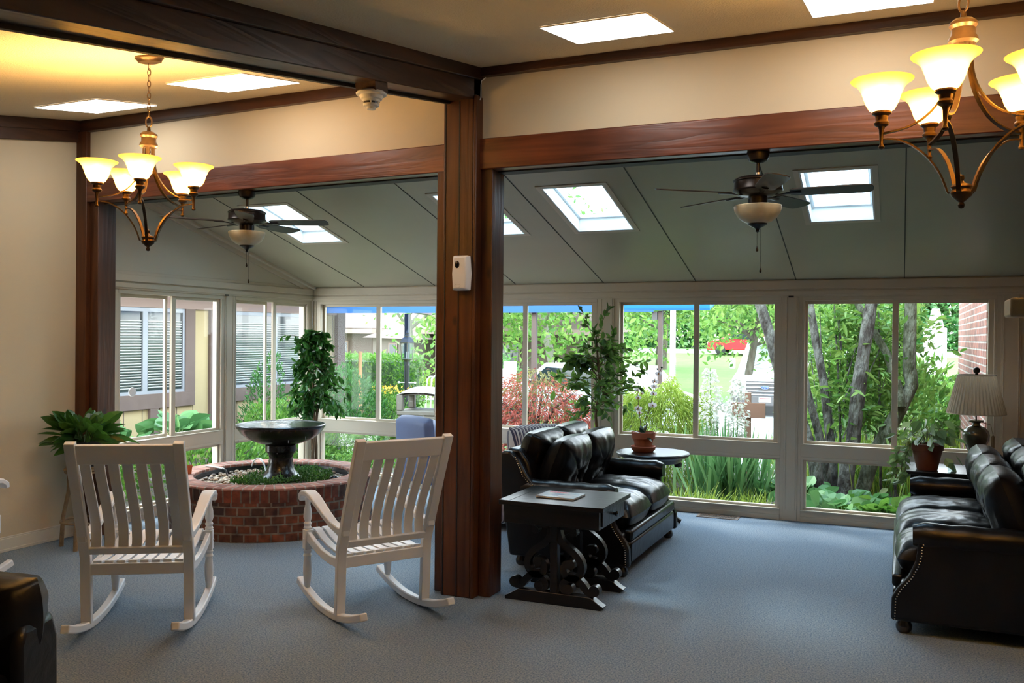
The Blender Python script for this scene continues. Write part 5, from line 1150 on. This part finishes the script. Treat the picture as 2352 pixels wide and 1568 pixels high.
# planting near the end wall windows
shrub('shrub', 'feathery bright green shrub under the end wall windows', 'shrub', (-7.35, 8.0, -.12), .75, 1.1, .62, 3800, .065, L1, up=.6)
shrub('shrub', 'bright green shrub outside the end wall window behind the fountain bowl', 'shrub', (-7.45, 9.55, -.12), .7, .9, .85, 3600, .06, L1, up=.6)
shrub('shrub', 'green shrub low against the neighbouring wing', 'shrub', (-8.2, 11.2, -.12), .8, 1.2, .85, 3600, .06, L2, up=.5)
hosta('broad leaved hosta outside the end wall window nearest the jamb', (-7.5, 6.9, .30), .50, 34, .26); hosta('broad leaved hosta outside the middle of the end wall window', (-7.6, 7.85, .42), .45, 36, .26); hosta('bluish hosta outside the end wall window behind the potted plant', (-8.1, 7.2, .40), .4, 26, .22)
shrub('shrub', 'slender flowering shrub against the corner board of the wing', 'shrub', (-8.3, 10.3, -.12), .35, .45, 1.35, 1500, .06, L2, up=.6)
shrub('shrub', 'large dark green rounded shrub left of the lawn', 'shrub', (-7.45, 11.1, -.12), .75, .75, 1.12, 6500, .055, L2, up=.35)
shrub('shrub', 'low light green shrub in front of the big rounded shrub', 'shrub', (-7.2, 9.9, -.12), .75, .45, .72, 3200, .055, L1, up=.5)
shrub('shrub', 'golden flowered green shrub beside the trash bin', 'shrub', (-6.95, 11.4, -.12), .45, .4, .86, 2200, .05, L1, up=.5)
hosta('yellow green hosta left of the trash bin', (-6.55, 10.4, .12), .5, 60, .20, L1)
g = G(); P = U3(70) * [.30, .15, .05] + [0, 0, .0]; g.leaves(P, U3(70) + [0, 0, .6], .05, .6); o = g.build('yellow_flower_patch', leafmat('flower_gold', (.75, .40, .03), (.85, .60, .08)), None, smooth=False, loc=(-6.85, 11.35, .84)); tag(o, 'golden orange flower heads on the shrub by the trash bin', 'flowers', kind='stuff')
t = thing('hedge', 'clipped bright green hedge below the far brown building', 'hedge', (-10.6, 15.6, GZ(15.6)))
n = 9000; P = RNG.uniform(-1, 1, (n, 3)) * [1.6, .6, .72]; f = RNG.integers(0, 3, n); P[f == 0, 2] = .72 + RNG.normal(size=(f == 0).sum()) * .03; P[f == 1, 1] = -.6 + RNG.normal(size=(f == 1).sum()) * .04; P[f == 2, 0] = np.sign(P[f == 2, 0]) * 1.6; P[:, 2] += .72
G().leaves(P, RNG.normal(size=(n, 3)) + [0, -.3, .6], .07, .5).build('foliage', L1, t, smooth=False); G().bb(-1.5, 1.5, -.52, .52, 0, 1.36).build('stem', leafmat('hedge_core', (.03, .10, .02), (.03, .10, .02)), t, smooth=False)
strappy('ornamental_grass', 'dry tan ornamental grass clump at the foot of the hedge', (-8.75, 13.2, -.15), 380, .85, .012, m_tan, spread=.28, base=.28, bend=.4)
strappy('ornamental_grass', 'tan ornamental grass clump right of the orange stake', (-8.2, 13.4, -.15), 300, .8, .012, m_tan, spread=.30, base=.24, bend=.5)
shrub('shrub', 'airy grey green shrub right of the street lantern', 'shrub', (-9.6, 20.5, GZ(20.5)), 1.2, 1.0, 1.75, 3200, .09, L5, up=.4)
shrub('shrub', 'reddish green bedding plant in front of the far building', 'shrub', (-14.9, 26.5, GZ(26.5)), 1.6, .5, .75, 1500, .12, L3, up=.4)
# flowering astilbe under the corner window
for k, (x, y) in enumerate([(-5.9, 9.3), (-5.45, 9.45), (-5.0, 9.35), (-6.3, 9.5), (-5.2, 9.9)]):
    t = thing('astilbe', 'feathery white flowered perennial below the corner window', 'plant', (x, y, -.12), 0, 'white flowered perennials outside the corner')
    n = 420; p = RNG.normal(size=(n, 3)) * [.16, .14, .05] + [0, 0, .22]; G().leaves(p, U3(n) + [0, 0, .5], .055, .4).build('foliage', L1, t, smooth=False)
    g = G(); gp = G()
    for q in range(5):
        a, b = rnd(-.16, .16), rnd(-.12, .12); hh = rnd(.38, .62); g.tube([(a * .5, b * .5, 0), (a, b, hh)], .003, 4); m_ = 46; zz = RNG.random(m_); an = RNG.uniform(0, 6.28, m_); rr = .035 * (1 - zz) + .004
        gp.leaves(np.stack([a + rr * np.cos(an), b + rr * np.sin(an), hh - .14 + zz * .18], 1), np.stack([np.cos(an), np.sin(an), np.full(m_, .5)], 1), .022, .5)
    g.build('stem', L1, t); gp.build('flower_plume', m_plume, t, smooth=False)
# red maple
t = thing('red_maple', 'low red leaved japanese maple between post and artificial tree', 'tree', (-4.55, 11.35, -.12))
g = G(); n = 15000; C = []
for k in range(11):
    a = k * .57; L = rnd(.5, .95); e = rnd(.75, 1.15); p = [(0, 0, 0), (rnd(-.05, .05), rnd(-.05, .05), .35), (L * .5 * math.cos(a), L * .4 * math.sin(a), e * .8), (L * math.cos(a), L * .8 * math.sin(a), e)]; g.tube(p, [.04, .03, .018, .006], 7)
g.build('trunk', m_bark, t)
a = RNG.uniform(0, 2 * PI, n); rr = np.sqrt(RNG.random(n)); lay = RNG.integers(0, 7, n) / 6.0
zt = 1.30 * (1 - rr ** 2.2 * .75) * (0.35 + .65 * lay) + RNG.normal(size=n) * .03; keep = zt > .18
nz = np.array([mnoise.noise(Vector((math.cos(q) * r * 2.5, math.sin(q) * r * 2.5, l * 6))) for q, r, l in zip(a, rr, lay)]); keep &= nz > -.18
p = np.stack([rr * np.cos(a) * 1.02, rr * np.sin(a) * .85, zt], 1)[keep]; d = np.stack([np.cos(a), np.sin(a), -.35 + 0 * a], 1)[keep] + RNG.normal(size=(keep.sum(), 3)) * .5
outer = rr[keep] + RNG.normal(size=keep.sum()) * .15 > .35
G().leaves(p[outer], d[outer], .075, .26, fold=.2, droop=.2).build('crown', L6, t, smooth=False)
G().leaves(p[~outer], d[~outer], .07, .26, fold=.2, droop=.2).build('inner_foliage', leafmat('leaf_maple_green', (0.154, 0.121, 0.033), (0.248, 0.231, 0.066), transl=.35), t, smooth=False)
# yellow green feathery shrub, yucca, carex
t = thing('gold_cypress', 'feathery yellow green shrub outside the window behind the orchid', 'shrub', (-2.62, 10.6, -.12)); n = 17000
a = RNG.normal(size=(n, 3)); a /= np.linalg.norm(a, axis=1)[:, None]; a[:, 2] = np.abs(a[:, 2]); lump = np.array([mnoise.noise(Vector(q * 3.2)) for q in a]) * .25; p = a * (1 - np.abs(RNG.normal(size=n)) * .10 + lump)[:, None] * [.68, .62, 1.22]
G().leaves(p, a * [1, 1, .2] + RNG.normal(size=(n, 3)) * .35 + [0, 0, -.35], .075, .16, droop=.4).build('foliage', L3, t, smooth=False); G().tube([(0, 0, 0), (0, 0, .7)], .03, 7).build('stem', m_bark, t)
m_yuc = leafmat('yucca_leaf', (.08, .20, .07), (.24, .40, .17), (.14, .29, .11), transl=.25)
strappy('yucca', 'spiky sword leaved yucca outside the window left of the van', (-1.86, 9.75, -.1), 120, 1.02, .042, m_yuc, spread=.30, base=.15, bend=.22)
strappy('yucca', 'spiky yucca with arching leaves in front of the wooden sign', (-1.50, 9.85, -.1), 80, .95, .040, m_yuc, spread=.42, base=.12, bend=.4)
strappy('yucca', 'spiky blue green yucca at the left edge of the orchid window', (-3.15, 9.7, -.1), 60, .85, .045, m_yuc, spread=.45, base=.12, bend=.5)
for x, y, h, lab in ((-1.95, 10.0, 1.42, 'tall creamy white yucca flower spike left of the van'), (-1.66, 10.0, 1.30, 'creamy white yucca flower spike directly in front of the van'), (-2.42, 9.75, .72, 'short white yucca flower spike in front of the yellow green shrub')):
    t = thing('yucca_flower', lab, 'flower', (x, y, -.1)); G().tube([(0, 0, 0), (.01, 0, h * .6), (0, 0, h)], [.010, .008, .003], 6).build('stalk', L1, t)
    n = 420 if h > 1 else 150; zz = RNG.random(n); an = RNG.uniform(0, 6.28, n); rr = .13 * np.sin(PI * np.clip(zz * .92 + .04, 0, 1)) ** .7 * RNG.uniform(.3, 1, n); lo = h * .45 if h > 1 else h * .55
    G().leaves(np.stack([rr * np.cos(an), rr * np.sin(an), lo + zz * (h - lo)], 1), np.stack([np.cos(an), np.sin(an), np.full(n, -.6)], 1) + U3(n) * .5, .048, .7).build('flower_plume', m_plume, t, smooth=False)
for x, y, lab in ((-1.75, 9.05, 'lime green grass clump just outside the low window left of centre'), (-1.35, 9.1, 'lime green grass clump outside the low window near its right end'), (-2.05, 9.0, 'lime green grass clump outside the low window beside the round table')):
    strappy('lime_grass', lab, (x, y, -.12), 260, .42, .008, L3, spread=.75, base=.10, bend=1.1, cat='grass')
for x, y, lab, mm in ((-1.0, 9.75, 'large leaved blue green plant by the right mullion, low window', L7), (-.55, 9.15, 'large leaved green hosta outside the low window below the tree trunks', L7), (-.1, 9.2, 'large leaved bright hosta outside the low window, right half', L1), (.3, 9.3, 'large leaved hosta outside the low window behind the long sofa', L7)):
    hosta(lab, (x, y, -.12), .55, 60, .22, mm)
# trunks outside the right window
def trunk(label, pts, r, y, twigs_=0):
    p = [(a, y, b) for a, _, b in pts]; b = p[-1]; p = [(q[0] - b[0], q[1] - b[1] + .03 * i, q[2] + .12) for i, q in enumerate(p[::-1])]
    top = p[-1]; pv = p[-2]; dx, dz = top[0] - pv[0], top[2] - pv[2]; k = 1.6 / max(dz, .05); p += [(top[0] + dx * k, top[1] + .1, top[2] + 1.6)]
    t = thing('garden_tree', label, 'tree', (b[0], y, -.12)); n = len(p); rr = np.linspace(r, r * .7, n)
    q = np.array(p); q2 = [q[0] - [0, 0, .1]]
    for i in range(n - 1):
        for s_ in (0, .5): q2.append(q[i] * (1 - s_) + q[i + 1] * s_)
    q2.append(q[-1]); g = G(); g.tube(q2, np.interp(np.linspace(0, n - 1, len(q2)), range(n), rr) * (1 + RNG.normal(size=len(q2)) * .04), 14); 
    return t, g, q
sets = [('grey leaning tree trunk in front of the van, seen right of the flower spikes', [(-1.44, 10, 2.02), (-1.34, 10, 1.72), (-1.21, 10, 1.26), (-1.0, 10, .8), (-.84, 10, .33), (-.78, 10, -.1)], .075, 10.0),
        ('slim grey tree trunk at the left side of the rightmost window', [(-.94, 10, 2.02), (-.87, 10, 1.59), (-.79, 10, 1.19), (-.71, 10, .54), (-.68, 10, .30), (-.67, 10, -.08)], .055, 10.3),
        ('thick grey tree trunk in the middle of the rightmost window', [(-.31, 10, 2.01), (-.38, 10, 1.5), (-.43, 10, 1.06), (-.47, 10, .57), (-.52, 10, .32), (-.56, 10, -.08)], .088, 10.2),
        ('mossy forked tree trunk right of the window stile', [(.08, 10, 2.02), (.07, 10, 1.36), (.10, 10, 1.17), (-.01, 10, .92), (-.18, 10, .57), (-.30, 10, .32), (-.40, 10, -.08)], .085, 10.35)]
m_moss = mat('mossy_bark', (.03, .034, .010), .95, col2=(.12, .13, .09), vscale=9, vstretch=(1, 1, .5), var=.10, bump=1.0, bscale=34, bstretch=(1, 1, .3))
m_gbark = mat('grey_bark', (.032, .025, .019), .95, col2=(.13, .13, .11), vscale=11, vstretch=(1, 1, .5), var=.10, bump=1.0, bscale=38, bstretch=(1, 1, .3))
for i, (lab, pts, r, y) in enumerate(sets):
    t, g, q = trunk(lab, pts, r, y)
    if i == 3: g.tube([(.39, 0, 1.05), (.37, .05, 1.24), (.25, .12, 1.62), (-.05, .2, 2.15), (-.3, .3, 2.7)], [.06, .05, .042, .036, .02], 10)
    if i == 1: g.tube([(-.02, -.02, 0), (-.10, -.15, .6), (-.26, -.2, 1.2), (-.34, -.25, 1.7)], [.05, .045, .04, .03], 10)
    g.build('trunk', m_moss if i == 3 else m_gbark, t)
    n = [900, 1100, 1300, 1500][i]; top = q[-1]
    cc = top + RNG.normal(size=(9, 3)) * [.6, .5, .25] + [0, .5, -.5]; c2 = np.array([(rnd(-.3, .5), rnd(.3, 1.2), rnd(.9, 2.2)) for k in range(10)]); cc = np.concatenate([cc, c2])
    tw = G()
    for c_ in c2: tw.tube([(c_[0] * .5, c_[1] * .6, c_[2] - .5), tuple(c_)], [.008, .003], 5)
    tw.build('twig', m_gbark, t)
    p = cc[RNG.integers(0, len(cc), n)] + RNG.normal(size=(n, 3)) * [.20, .18, .14]; p = p[p[:, 2] < 2.85]; n = len(p); G().leaves(p, RNG.normal(size=(n, 3)) * [1, 1, .5], RNG.uniform(.09, .15, n), .36, fold=.2, droop=.2, hi=True).build('crown', L4, t, smooth=False)
shrub('shrub', 'light green leafy bush behind the tree trunks', 'shrub', (-.35, 12.6, -.15), 1.2, .6, 1.75, 3600, .13, L4, up=.4)
for k, (x, lab) in enumerate([(-.62, 'thin sapling stem beside the thick trunk, left of it'), (-.2, 'thin sapling stem just right of the thick trunk'), (-.05, 'thin sapling stem near the window stile')]):
    t = thing('sapling', lab, 'tree', (x, 10.8, -.12)); G().tube([(0, 0, 0), (-.02, 0, 1.0), (-.10 + .05 * k, 0, 2.3)], [.016, .013, .008], 7).build('trunk', m_gbark, t)
    n = 300; G().leaves(np.array([(rnd(-.4, .4), rnd(-.2, .3), rnd(.7, 2.4)) for q in range(n)]), RNG.normal(size=(n, 3)), .10, .36, droop=.2).build('crown', L4, t, smooth=False)
# wooden sign
t = thing('wooden_sign', 'small brown wooden sign board on a post in front of the van', 'sign', (-1.69, 11.0, -.12)); m_sgn = mat('sign_wood', (.22, .11, .07), .7)
G().bb(-.035, .035, -.03, .03, 0, 1.12).build('post', m_sgn, t, bevel=.004); G().bb(-.18, .21, -.055, -.032, .82, 1.0).build('board', m_sgn, t, bevel=.004)
# ---- van, cars
m_vanw = mat('van_paint', (.80, .80, .82), .25, coat=.8); m_chrome = mat('chrome', (.75, .75, .78), .12, 1.0); m_tyre = mat('tyre', (.02, .02, .02), .8)
def van(loc, rz):
    t = thing('white_van', 'white van parked nose towards the window, chrome barred grille with oval badge', 'van', loc, rz)
    side = [(0, .35), (0, .92), (.10, 1.12), (.75, 1.30), (1.45, 2.15), (1.75, 2.28), (5.0, 2.32), (5.1, .40)]
    bo = G().prism(side, -.98, .98); v_ = bo.V[0]; v_[:, 0] *= 1 - .22 * np.clip(v_[:, 2] - 1.1, 0, 2); bo.build('body', m_vanw, t, bevel=.06)
    G().add([(-.80, .80, 1.35), (.80, .80, 1.35), (.72, 1.42, 2.10), (-.72, 1.42, 2.10)], [(0, 1, 2, 3)], Matrix.Translation((0, -.02, .03))).build('windscreen', mat('van_glass', (.62, .68, .70), .05, spec=1, coat=1), t, smooth=False)
    gr = G().bb(-.55, .55, -.035, -.005, .66, 1.02).build('grille', m_wfd, t, bevel=.02)
    for k in range(3): G().tube([(-.54, -.05, .73 + k * .115), (.54, -.05, .73 + k * .115)], .022, 8).build('grille_bar', m_chrome, gr)
    a = np.linspace(0, 2 * PI, 21); G().tube(np.stack([.60 * np.clip(np.cos(a) * 1.3, -1, 1), np.full(21, -.03), .84 + .22 * np.clip(np.sin(a) * 1.3, -1, 1)], 1), .022, 6, cap=False).build('grille_surround', m_chrome, gr)
    bd = G().ball((0, -.075, .845), (.12, .015, .05), 20, 10).build('badge', mat('badge_blue', (.03, .08, .30), .2, coat=.8), t); a = np.linspace(0, 2 * PI, 25); G().tube(np.stack([.12 * np.cos(a), np.full(25, -.08), .845 + .05 * np.sin(a)], 1), .005, 5, cap=False).build('badge_ring', m_chrome, bd)
    try:
        cu = bpy.data.curves.new('badge_script', 'FONT'); cu.body = 'Ford'; cu.size = .085; cu.extrude = .002; cu.align_x = 'CENTER'; cu.shear = .3
        ob = bpy.data.objects.new('badge_script', cu); COL.objects.link(ob); ob.parent = bd; ob.location = (0, -.094, .818); ob.rotation_euler = (PI / 2, 0, 0); 
        me_ = bpy.data.meshes.new_from_object(ob.evaluated_get(bpy.context.evaluated_depsgraph_get())); bpy.data.objects.remove(ob)
        ob = bpy.data.objects.new('badge_script', me_); me_.materials.append(m_chrome); COL.objects.link(ob); ob.parent = bd; ob.location = (0, -.094, .818); ob.rotation_euler = (PI / 2, 0, 0)
    except Exception: pass
    G().bb(-.98, .98, -.10, .10, .30, .60).build('bumper', m_wfd, t, bevel=.04); pl = G().bb(-.17, .17, -.115, -.10, .42, .56).build('licence_plate', m_white, t, bevel=.003)
    G().bb(-.14, .14, -.118, -.115, .52, .545).build('plate_strip', mat('plate_red', (.6, .1, .1), .5), pl, smooth=False)
    for sx in (-1, 1):
        G().bb(sx * .80 - .15, sx * .80 + .15, -.03, .05, .72, .95).build('headlight', mat('headlight', (.7, .72, .75), .1, coat=1), t, bevel=.03)
        G().bb(sx * 1.08 - .08, sx * 1.08 + .08, .75, .85, 1.35, 1.65).build('wing_mirror', m_vanw, t, bevel=.02)
        for y in (.85, 4.1): G().lathe([(0, -.12), (.30, -.12), (.36, -.08), (.36, .08), (.30, .12), (0, .12)], 26, rotm(0, PI / 2, 0, (sx * .86, y, .36))).build('wheel', m_tyre, t)
    G().tube([(-.6, .80, 1.40), (-.05, .95, 1.56)], .012, 6).tube([(.0, .80, 1.40), (.55, .95, 1.56)], .012, 6).build('wiper', m_black, t)
van((-3.60, 26.6, GZ(26.6)), math.radians(0))
def car(label, loc, rz, col, name='parked_car'):
    t = thing(name, label, 'car', loc, rz); mm = mat('car_paint_' + str(len(MATS)), col, .25, coat=.8)
    G().prism([(-2.2, .3), (-2.25, .75), (-1.5, .90), (-.9, 1.38), (.7, 1.42), (1.4, .98), (2.15, .88), (2.2, .3)], -.85, .85).build('body', mm, t, bevel=.06)
    for sx in (-1, 1): G().prism([(-1.25, .95), (-.82, 1.30), (.62, 1.34), (1.15, .98)], sx * .86 - .01, sx * .86 + .01).build('side_window', m_pane2, t)
    for sx in (-1, 1):
        for y in (-1.4, 1.35): G().lathe([(0, -.1), (.26, -.1), (.32, -.06), (.32, .06), (.26, .1), (0, .1)], 20, rotm(0, PI / 2, 0, (sx * .78, y, .32))).build('wheel', m_tyre, t)
car('red car far away beyond the lawn, left of the van', (-9.0, 57.0, GZ(57) + .0), PI / 2, (.65, .03, .04))
car('white car partly hidden by the red maple and artificial tree', (-5.6, 17.2, GZ(17.2)), 1.2, (.78, .78, .80))
t = thing('white_mailbox', 'white box shaped utility cabinet left of the red maple', 'cabinet', (-8.3, 18.5, GZ(18.5))); G().bb(-.28, .22, -.2, .2, 0, 1.25).build('body', m_white, t, bevel=.02); G().bb(.14, .26, -.24, .24, 0, 1.42).build('side_panel', m_white, t, bevel=.01)
t = thing('flagpole', 'tall white pole on the lawn beside the brown awning post', 'pole', (-4.75, 20.0, GZ(20))); G().tube([(0, 0, 0), (0, 0, 7)], [.07, .05], 12).build('shaft', m_white, t); G().lathe([(.16, 0), (.15, .05), (.08, .09)], 16).build('base', m_white, t); G().tube([(.07, -.05, 1.1), (.075, -.05, 1.6)], .012, 5).build('cleat', m_chrome, t)
t = thing('white_tower', 'white spired sign tower seen through the right edge of the last window', 'sign', (.80, 26.0, GZ(26)))
G().bb(-.28, .26, -.25, .25, 0, 2.55).build('body', m_white, t, bevel=.02); G().hexa([(-.2, -.2, 2.55), (.2, -.2, 2.55), (.2, .2, 2.55), (-.2, .2, 2.55), (-.09, -.05, 3.05), (.09, -.05, 3.05), (.09, .05, 3.05), (-.09, .05, 3.05)]).build('spire', m_white, t); G().bb(.05, .25, -.262, -.25, 1.75, 2.1).build('blue_panel', mat('panel_blue', (.35, .60, .80), .5), t, smooth=False); G().bb(-.22, -.12, -.262, -.25, 2.42, 2.52).build('blue_square', MATS['panel_blue'], t, smooth=False)
m_bro = brickmat('brick_outside', 'y', .20, .068, .009, (.24, .085, .055), (.15, .06, .045), (.30, .27, .24))
g = G().bb(.665, .93, 8.70, 12.9, -.15, 3.2); o = g.build('brick_pier', m_bro, None, smooth=False)
o.location = (0, 0, 0); tag(o, 'red brick pier outside the right end of the last window', 'brick pier')
t = thing('hedge', 'long rounded bright green hedge beyond the last window', 'hedge', (1.2, 17.0, GZ(17))); n = 11000
P = RNG.uniform(-1, 1, (n, 3)); P[:, 0] *= 3.2; a = RNG.uniform(0, PI, n); P[:, 1] = -np.cos(a) * .9 + RNG.normal(size=n) * .04; P[:, 2] = np.sin(a) ** .5 * 1.25 * (1 - .12 * (P[:, 0] / 3.2) ** 2) + RNG.normal(size=n) * .04
G().leaves(P, RNG.normal(size=(n, 3)) + [0, -.4, .7], .09, .5).build('foliage', L1, t, smooth=False); G().bb(-3, 3, -.7, .7, 0, 1.05).build('stem', MATS['hedge_core'], t, smooth=False)
strappy('ornamental_grass', 'pinkish dry grass clump beyond the window behind the lamp', (.45, 13.1, -.16), 700, 1.1, .010, leafmat('grass_pink', (0.403, 0.312, 0.273), (0.488, 0.429, 0.358)), spread=.4, base=.5, bend=.5)
o = strappy('tall_grass', 'bright green tall grass behind the potted vine', (.25, 11.6, -.12), 1500, .85, .014, L3, spread=.35, base=.75, bend=.5, cat='grass')
strappy('tall_grass', 'green strappy foliage between the tree trunks', (-.55, 11.3, -.12), 420, .75, .020, L1, spread=.4, base=.45, bend=.4, cat='grass')
# ---- trees further away
tree('lawn_tree', 'multi stemmed leafy tree on the lawn left of the van', (-4.3, 27, GZ(27)), 6, 2.6, 3.4, 5200, .20, L4, lean=(.5, 0), tr=.14)
tree('lawn_tree', 'leafy tree with pale trunk behind the red maple', (-8.9, 24, GZ(24)), 6, 2.9, 3.6, 5200, .22, L4, lean=(-.8, 0), tr=.16, trunk_m=mat('pale_bark', (.22, .20, .17), .9))
tree('lawn_tree', 'spreading tree with curved low branches behind the post', (-15.5, 33, GZ(33)), 7, 4.2, 3.9, 6500, .28, L4, lean=(1.2, 0), tr=.2)
tree('lawn_tree', 'slender leafy tree beside the far building', (-14.3, 25, GZ(25)), 7, 2.3, 4.6, 2600, .20, L4, lean=(-.4, 0), tr=.16, trunk_m=MATS['pale_bark'])
tree('lawn_tree', 'broad blue green tree above the red car', (-11.0, 44, GZ(44)), 9, 4.5, 5.2, 5500, .34, L5, lean=(.3, 0), tr=.25)
tree('lawn_tree', 'leafy tree behind the white pole', (-8.4, 33, GZ(33)), 7, 3.0, 4.4, 4200, .24, L4, lean=(.2, 0), tr=.15)
k = 0
for x, y, c_, lab in [(-44, 70, 9, 'distant leafy tree far left behind the brown building'), (-36, 72, 9, 'distant leafy tree above the far building roof'), (-29, 69, 8, 'distant leafy tree just left of the post'), (-22.5, 72, 8, 'distant leafy tree hidden by the post edge'),
                     (-17, 68, 7.5, 'distant leafy tree above the cabinet'), (-11, 71, 7.5, 'distant leafy tree behind the awning post'), (-5.5, 69, 7, 'distant leafy tree behind the flagpole'), (0.5, 72, 7, 'distant leafy tree behind the van'), (7, 70, 6, 'distant rounded tree seen between trunks'), (13, 74, 5.5, 'distant rounded tree next to the white tower'), (-52, 74, 9, 'distant leafy tree at the far left end of the row')]:
    tree('distant_tree', lab, (x, y, GZ(y) - .2), 12, c_ * .62, c_ * .62 if x < 5 else 3.2, 4600, .60, L5, tr=.3, group='row of distant trees', clumps=34, asp=.7)
t = thing('hedge', 'long dark green undergrowth hedge below the distant trees', 'hedge', (-20, 66.5, GZ(66))); n = 16000
P = np.stack([RNG.uniform(-46, 30, n), RNG.normal(size=n) * .8, np.abs(RNG.normal(size=n)) * 1.6], 1); G().leaves(P, RNG.normal(size=(n, 3)) + [0, -.3, .3], .42, .7).build('foliage', L2, t, smooth=False)
